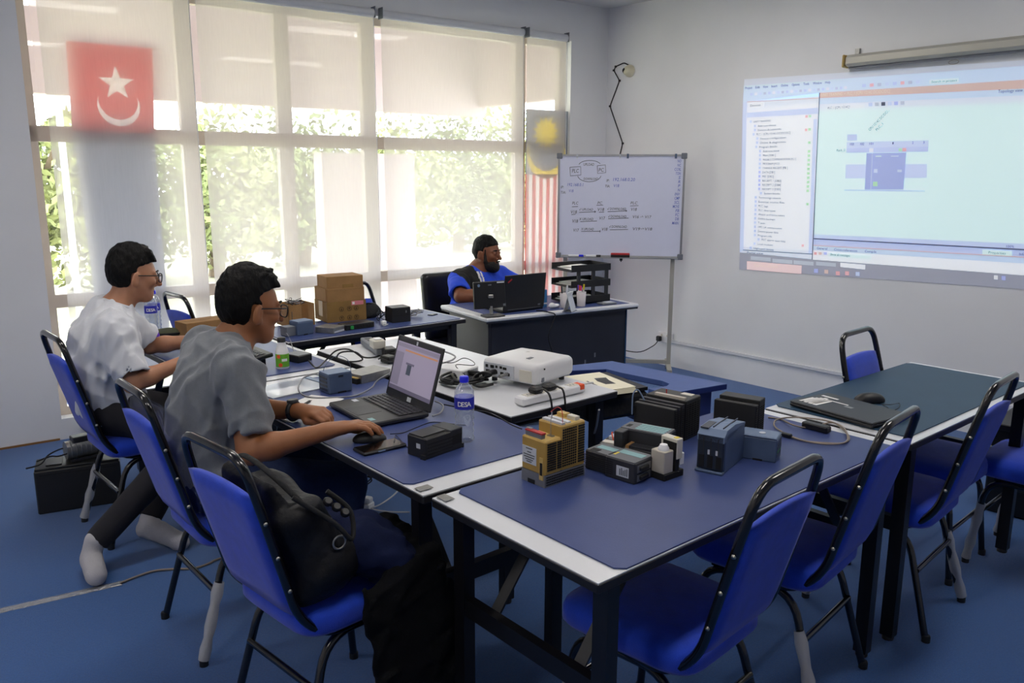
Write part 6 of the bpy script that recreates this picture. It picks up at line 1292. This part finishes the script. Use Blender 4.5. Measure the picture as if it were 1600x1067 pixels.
def cup(label, px, py, pens):
    t = thing('pen_cup', label, 'cup', dpos(px, py)); mat('frost', 'D8D2D6', .3, alpha=.75); MB().lathe([(.027, 0), (.032, .095), (.029, .095), (.025, .004), (0, .004)], 18).build('cup', 'frost', t)
    for k, m in enumerate(pens):
        a = 2.4*k; p = thing('marker_pen', ['blue', 'dark', 'white', 'green', 'violet', 'yellow', 'pink', 'orange'][['blue_cap', 'dark_plastic', 'white_plastic', 'green', 'purple', 'yellow', 'pinkm', 'orange'].index(m)]+' pen standing in the '+('left' if px < 890 else 'right')+' frosted cup', 'pen', t.location+Vector((.012*math.cos(a), .012*math.sin(a), .006)))
        d = Vector((.009*math.cos(a), .009*math.sin(a), .125+.008*(k % 3))); MB().tube([(0, 0, 0), d*.75], .0055, 7).build('barrel', 'white_plastic' if m != 'dark_plastic' else m, p); MB().tube([d*.75, d], .006, 7).build('cap', m, p)
mat('pinkm', 'E8389A', .5); cup('frosted cup of pens left of the calendar', 882, 480, ['blue_cap', 'dark_plastic', 'white_plastic']); cup('frosted cup of bright markers right of the calendar', 908, 478, ['green', 'purple', 'yellow', 'pinkm', 'orange'])
tw = dpos(918, 474); t = thing('letter_tray', 'three tier black letter tray stuffed with papers on the desk', 'letter tray', (tw.x+.03, tw.y+.10, ZT), R(-10))
for k in range(3):
    z = .01+.105*k; tr_ = B(t, 'tray', 'black_plastic', -.16, .16, -.12, .12, z, z+.008); B(tr_, 'tray_wall', 'black_plastic', -.16, .16, -.125, -.118, z, z+.045); B(tr_, 'tray_wall', 'black_plastic', .153, .16, -.12, .12, z, z+.045); B(tr_, 'tray_wall', 'black_plastic', -.16, .16, .113, .12, z, z+.045)
    if k < 2: [B(t, 'riser', 'dark_plastic', x-.012, x+.012, -.124, -.112, z+.04, z+.105) for x in (-.10, .02, .13)]
for k, (z, w, rz) in enumerate(((.02, .28, .05), (.028, .25, -.08), (.125, .27, .12), (.135, .22, .2), (.232, .26, -.1), (.240, .2, .25))): p = thing('paper_sheet', ['lowest', 'second', 'middle', 'angled middle', 'topmost long', 'topmost tilted'][k]+' loose sheet of paper in the letter tray', 'paper', t.location+Vector((0, 0, z)), R(-10)+rz); B(p, 'sheet', 'paper', -w/2, w/2, -.1, .1, 0, .003)
F = Field((-.09, -.06, 0), (.09, .06, .1), .007); F.ell((0, 0, .03), (.07, .04, .03), None, 0); F.ell((-.03, 0, .05), (.03, .03, .03), None, .02); F.half((0, 0, .002), (0, 0, -1)); F.folds(.008, 60, 3); t = thing('crumpled_wrapper', 'crumpled white plastic wrapper by the calendar', 'wrapper', dpos(866, 481)); F.mesh('film', 'white_plastic', t, 1); t.scale = (.6, .6, .45)
t = thing('blue_carton', 'slim blue carton standing beside the laptop on the desk', 'carton', dpos(850, 481)+Vector((.03, .06, 0)), R(-20)); mat('carton_blue', '2F6FA8', .5); B(t, 'carton', 'carton_blue', -.02, .025, -.04, .04, 0, .115, .002); B(t, 'print_band', 'label_white', -.0205, .0255, -.0405, .0405, .02, .03)
t = thing('note_block', 'grey flat organiser at the right end of the desk', 'organiser', dpos(948, 475), R(-9)); B(t, 'tray', 'grey_plastic', -.06, .06, -.035, .035, 0, .012, .003); B(t, 'insert', 'label_white', -.02, .05, -.025, .025, .012, .014)

# ================================================================ FLOOR THINGS
t, a, b = dev('black_battery_box', 'large black battery box on the carpet behind the left chair', 'battery', (34, 778), (60, 805), (195, 784), 0.0); a, b, h = .37, .17, .215
bd = B(t, 'case', 'plc_black', 0, a, 0, b, 0, h, .006); B(t, 'lid', 'black_plastic', .004, a-.004, .004, b-.004, h, h+.012, .003); B(t, 'lid_rib', 'dark_plastic', .05, .12, .03, b-.03, h+.012, h+.018, .002); B(t, 'front_groove', 'slot_black', .02, a-.02, -.001, .001, h*.9, h*.915)
t2 = thing('gear_motor', 'grey motor unit with terminal box sitting on the battery box', 'motor', t.matrix_basis @ Vector((a*.58, b*.5, h+.018)), t.rotation_euler.z+.3); MB().tube([(-.08, 0, .05), (.08, 0, .05)], .045, 16).build('motor_body', 'steel', t2); B(t2, 'terminal_box', 'dark_plastic', -.05, .03, -.03, .03, .085, .115, .004); B(t2, 'mount_foot', 'dark_plastic', -.07, .07, -.045, .045, 0, .012); MB().tube([(.08, 0, .05), (.12, 0, .05)], .012, 10).build('shaft', 'steel', t2)
for q in range(6): MB().tube([(-.06+.022*q+.001*math.cos(s), .046*math.cos(s), .05+.046*math.sin(s)) for s in [2*PI*i/14 for i in range(15)]], .002, 4).build('cooling_fin', 'steel', t2)
t3 = thing('motor_cable', 'black cable trailing from the motor over the battery box', 'cable', t.matrix_basis @ Vector((a*.3, b*.4, h+.018)), t.rotation_euler.z); MB().tube(spline([(-.14, -.06, .004), (-.08, -.04, .01), (-.05, .02, .03), (.0, .03, .05), (.05, .02, .06)], 6), .004, 6).build('cord', 'cable_black', t3); MB().tube(spline([(-.1, .03, .004), (-.04, .0, .03), (.0, -.03, .035), (.06, -.03, .05)], 6), .004, 6).build('cord', 'cable_black', t3)
# tape over the floor cable
mat('silver_tape', 'A9ACB2', .25, metal=.6, bump=.8, bscale=50)
p0, p1 = at(-60, 968, 0), at(190, 911, 0); n = 24; dv = (p1-p0).normalized(); sd = Vector((-dv.y, dv.x, 0))
vs = []
for k in range(n+1):
    p = p0.lerp(p1, k/n)
    for s, z in ((-1, .001), (-.35, .004), (0, .006), (.35, .004), (1, .001)): vs.append(p+sd*.021*s+Vector((0, 0, z+.0008*math.sin(k*2.1+s))))
tp = MB().add(vs, [(k*5+j, k*5+j+5, k*5+j+6, k*5+j+1) for k in range(n) for j in range(4)], True).build('floor_tape', 'silver_tape'); tag(tp, 'strip of shiny silver tape covering the cable on the carpet', 'tape')
o = MB().tube(spline([at(x, y, .006) for x, y in [(188, 911), (210, 902), (240, 892), (270, 889), (300, 888), (322, 882), (345, 872), (400, 860), (470, 840), (540, 812)]], 6), .005, 7).build('floor_cable', 'cable_beige'); tag(o, 'beige cable running from the tape under the chairs', 'cable')
# extension sockets under the table
t = thing('extension_socket', 'white extension socket with plugs on the carpet under the table', 'power strip', at(548, 790, 0), R(-62)); B(t, 'body', 'white_plastic', -.14, .12, -.03, .03, 0, .032, .005); B(t, 'plug', 'offwhite', .02, .07, -.024, .024, .032, .075, .006); B(t, 'plug', 'white_plastic', .078, .118, -.022, .022, .032, .06, .006)
for k, pts in enumerate(([(566, 796), (590, 790), (612, 776), (624, 764)], [(566, 790), (590, 797), (615, 800), (640, 800)])): o = MB().tube(spline([at(x, y, .008) for x, y in pts], 6), .004, 6).build('extension_lead', 'cable_white'); tag(o, ['white cord rising right from the extension socket', 'white cord lying flat right of the extension socket'][k], 'cable')
o = MB().tube(spline([at(x, y, z) for x, y, z in [(520, 772, .01), (545, 768, .03), (575, 752, .06), (580, 744, .08), (565, 746, .07), (548, 756, .05), (560, 762, .04), (580, 752, .05), (575, 745, .08), (555, 752, .05), (530, 768, .02)]], 6), .004, 6).build('curled_lead', 'cable_black'); tag(o, 'black cord curled on the carpet behind the table leg', 'cable')
# stacked crates under the right table
mat('crate_black', '0C0B0D', .5)
for k in range(2):
    t = thing('storage_crate', ['lower black storage crate under the right hand table', 'upper black storage crate under the right hand table'][k], 'crate', (4.45, 1.22, .225*k), R(4)); 
    B(t, 'shell', 'crate_black', -.24, .24, -.17, .17, 0, .20, .008); B(t, 'rim', 'black_plastic', -.25, .25, -.18, .18, .19, .222, .004); B(t, 'handle_slot', 'dark_plastic', -.242, -.238, -.05, .05, .13, .16)
    for q in range(5): B(t, 'rib', 'black_plastic', -.2+.1*q-.008, -.2+.1*q+.008, -.178, -.168, .02, .19)

# ================================================================ BAG AND JACKET on the near left chair
mat('bag_leather', '0D0E14', .55, spec=.3, var=.3, vscale=14, bump=.35, bscale=45); mat('jacket_navy', '121A38', .9, spec=.15, var=.15, bump=.25, bscale=200); mat('jacket_black', '0E0F12', .9, spec=.15, var=.15, bump=.25, bscale=200)
F = Field((.66, 1.74, .44), (1.15, 2.24, .94), .0065); ax_ = np.array(Euler((0, R(-15), R(6))).to_matrix())
F.rbox((.885, 1.985, .635), (.085, .155, .15), ax_, .055, 0); F.ell((.93, 1.96, .57), (.12, .165, .10), ax_, .05); F.rbox((.80, 1.985, .805), (.03, .125, .045), ax_, .025, .02); F.rbox((.815, 1.98, .83), (.012, .10, .04), ax_, .01, .012, 's')
F.folds(.022, 22, 6, (1, 1, .6)); F.folds(.010, 50, 2); F.half((0, 0, .488), (0, 0, -1))
bg = F.mesh('backpack', 'bag_leather', None, 1); tag(bg, 'black backpack slumped on the seat of the near left chair', 'bag')
MB().tube(spline([(.80, 2.08, .80), (.79, 2.05, .865), (.80, 1.98, .87), (.83, 1.90, .83), (.88, 1.86, .76)], 7), .010, 8, flat=.5).build('carry_strap', 'bag_cloth', bg); MB().tube(spline([(.84, 1.84, .80), (.93, 1.80, .72), (.98, 1.80, .66), (1.0, 1.84, .72), (.95, 1.87, .78)], 7), .007, 7).build('shoulder_strap', 'bag_cloth', bg)
MB().tube([(.945+.018*math.cos(q), 1.802, .66+.018*math.sin(q)) for q in [2*PI*i/16 for i in range(17)]], .003, 6).build('ring', 'steel', bg)
for k in range(3): MB().lathe([(.012, 0), (.014, .006), (.009, .012)], 10, TR((.93+.022*k, 1.83-.004*k, .765-.02*k), rx=R(40))).build('buckle', 'black_plastic', bg)
def cloth(name, m, label, build, lo, hi, seed, amp, st=(1, 1, .3)):
    F = Field(lo, hi, .007); build(F); F.folds(amp, 26, seed, st); F.folds(.016, 48, seed+1, st, 4, True); F.half((0, 0, .012), (0, 0, -1)); o = F.mesh(name, m, None, 1); tag(o, label, 'jacket'); return o
def nav(F):
    F.chain([V3(1.0, 2.02, .60), V3(1.08, 1.93, .575), V3(1.16, 1.86, .53)], [.07, .075, .055], .05); F.chain([V3(1.02, 1.86, .60), V3(1.10, 1.83, .56), V3(1.15, 1.80, .50)], [.05, .055, .04], .05)
jn = cloth('navy_pullover', 'jacket_navy', 'crumpled navy pullover on the seat in front of the backpack', nav, (.88, 1.70, .40), (1.28, 2.14, .72), 4, .014, (1, 1, .8))
def blk(F):
    F.ell(V3(1.15, 1.88, .535), (.10, .13, .055), None, .03); F.chain([V3(1.10, 2.03, .57), V3(1.19, 1.95, .565), V3(1.225, 1.84, .53)], [.04, .05, .05], .04)
    F.rbox((1.11, 1.752, .26), (.105, .02, .27), np.array(Euler((R(-4), R(-5), R(5))).to_matrix()), .018, .05); F.rbox((1.215, 1.80, .29), (.022, .075, .25), np.array(Euler((0, R(5), 0)).to_matrix()), .018, .05)
    F.chain([V3(1.215, 1.83, .54), V3(1.255, 1.77, .40), V3(1.27, 1.745, .22), V3(1.255, 1.74, .06)], [.05, .05, .048, .045], .03)
cloth('black_jacket', 'jacket_black', 'black jacket hanging from the near left chair down to the carpet', blk, (.9, 1.62, -.01), (1.40, 2.16, .70), 9, .012, (1, 1, .25))
# clear film left on the chair back behind the man in grey
ch2 = [o for o in bpy.data.objects if o.name.startswith('banquet_chair') and 'grey shirt' in o.get('label', '')][0]
vs = []
for i in range(13):
    for j in range(9):
        z = .40+.50*i/12; y = -.19+.38*j/8; vs.append((-.185-(z-.475)/.33*.092+.012*math.sin(i*1.7+j*.9)+.02*(1-abs(j-4)/4), y+.01*math.sin(i*1.3), z))
MB().add(vs, [(i*9+j, i*9+j+1, i*9+j+10, i*9+j+9) for i in range(12) for j in range(8)], True).build('plastic_film', mat('clear_wrap', 'E8F0FF', .12, alpha=.16), ch2)
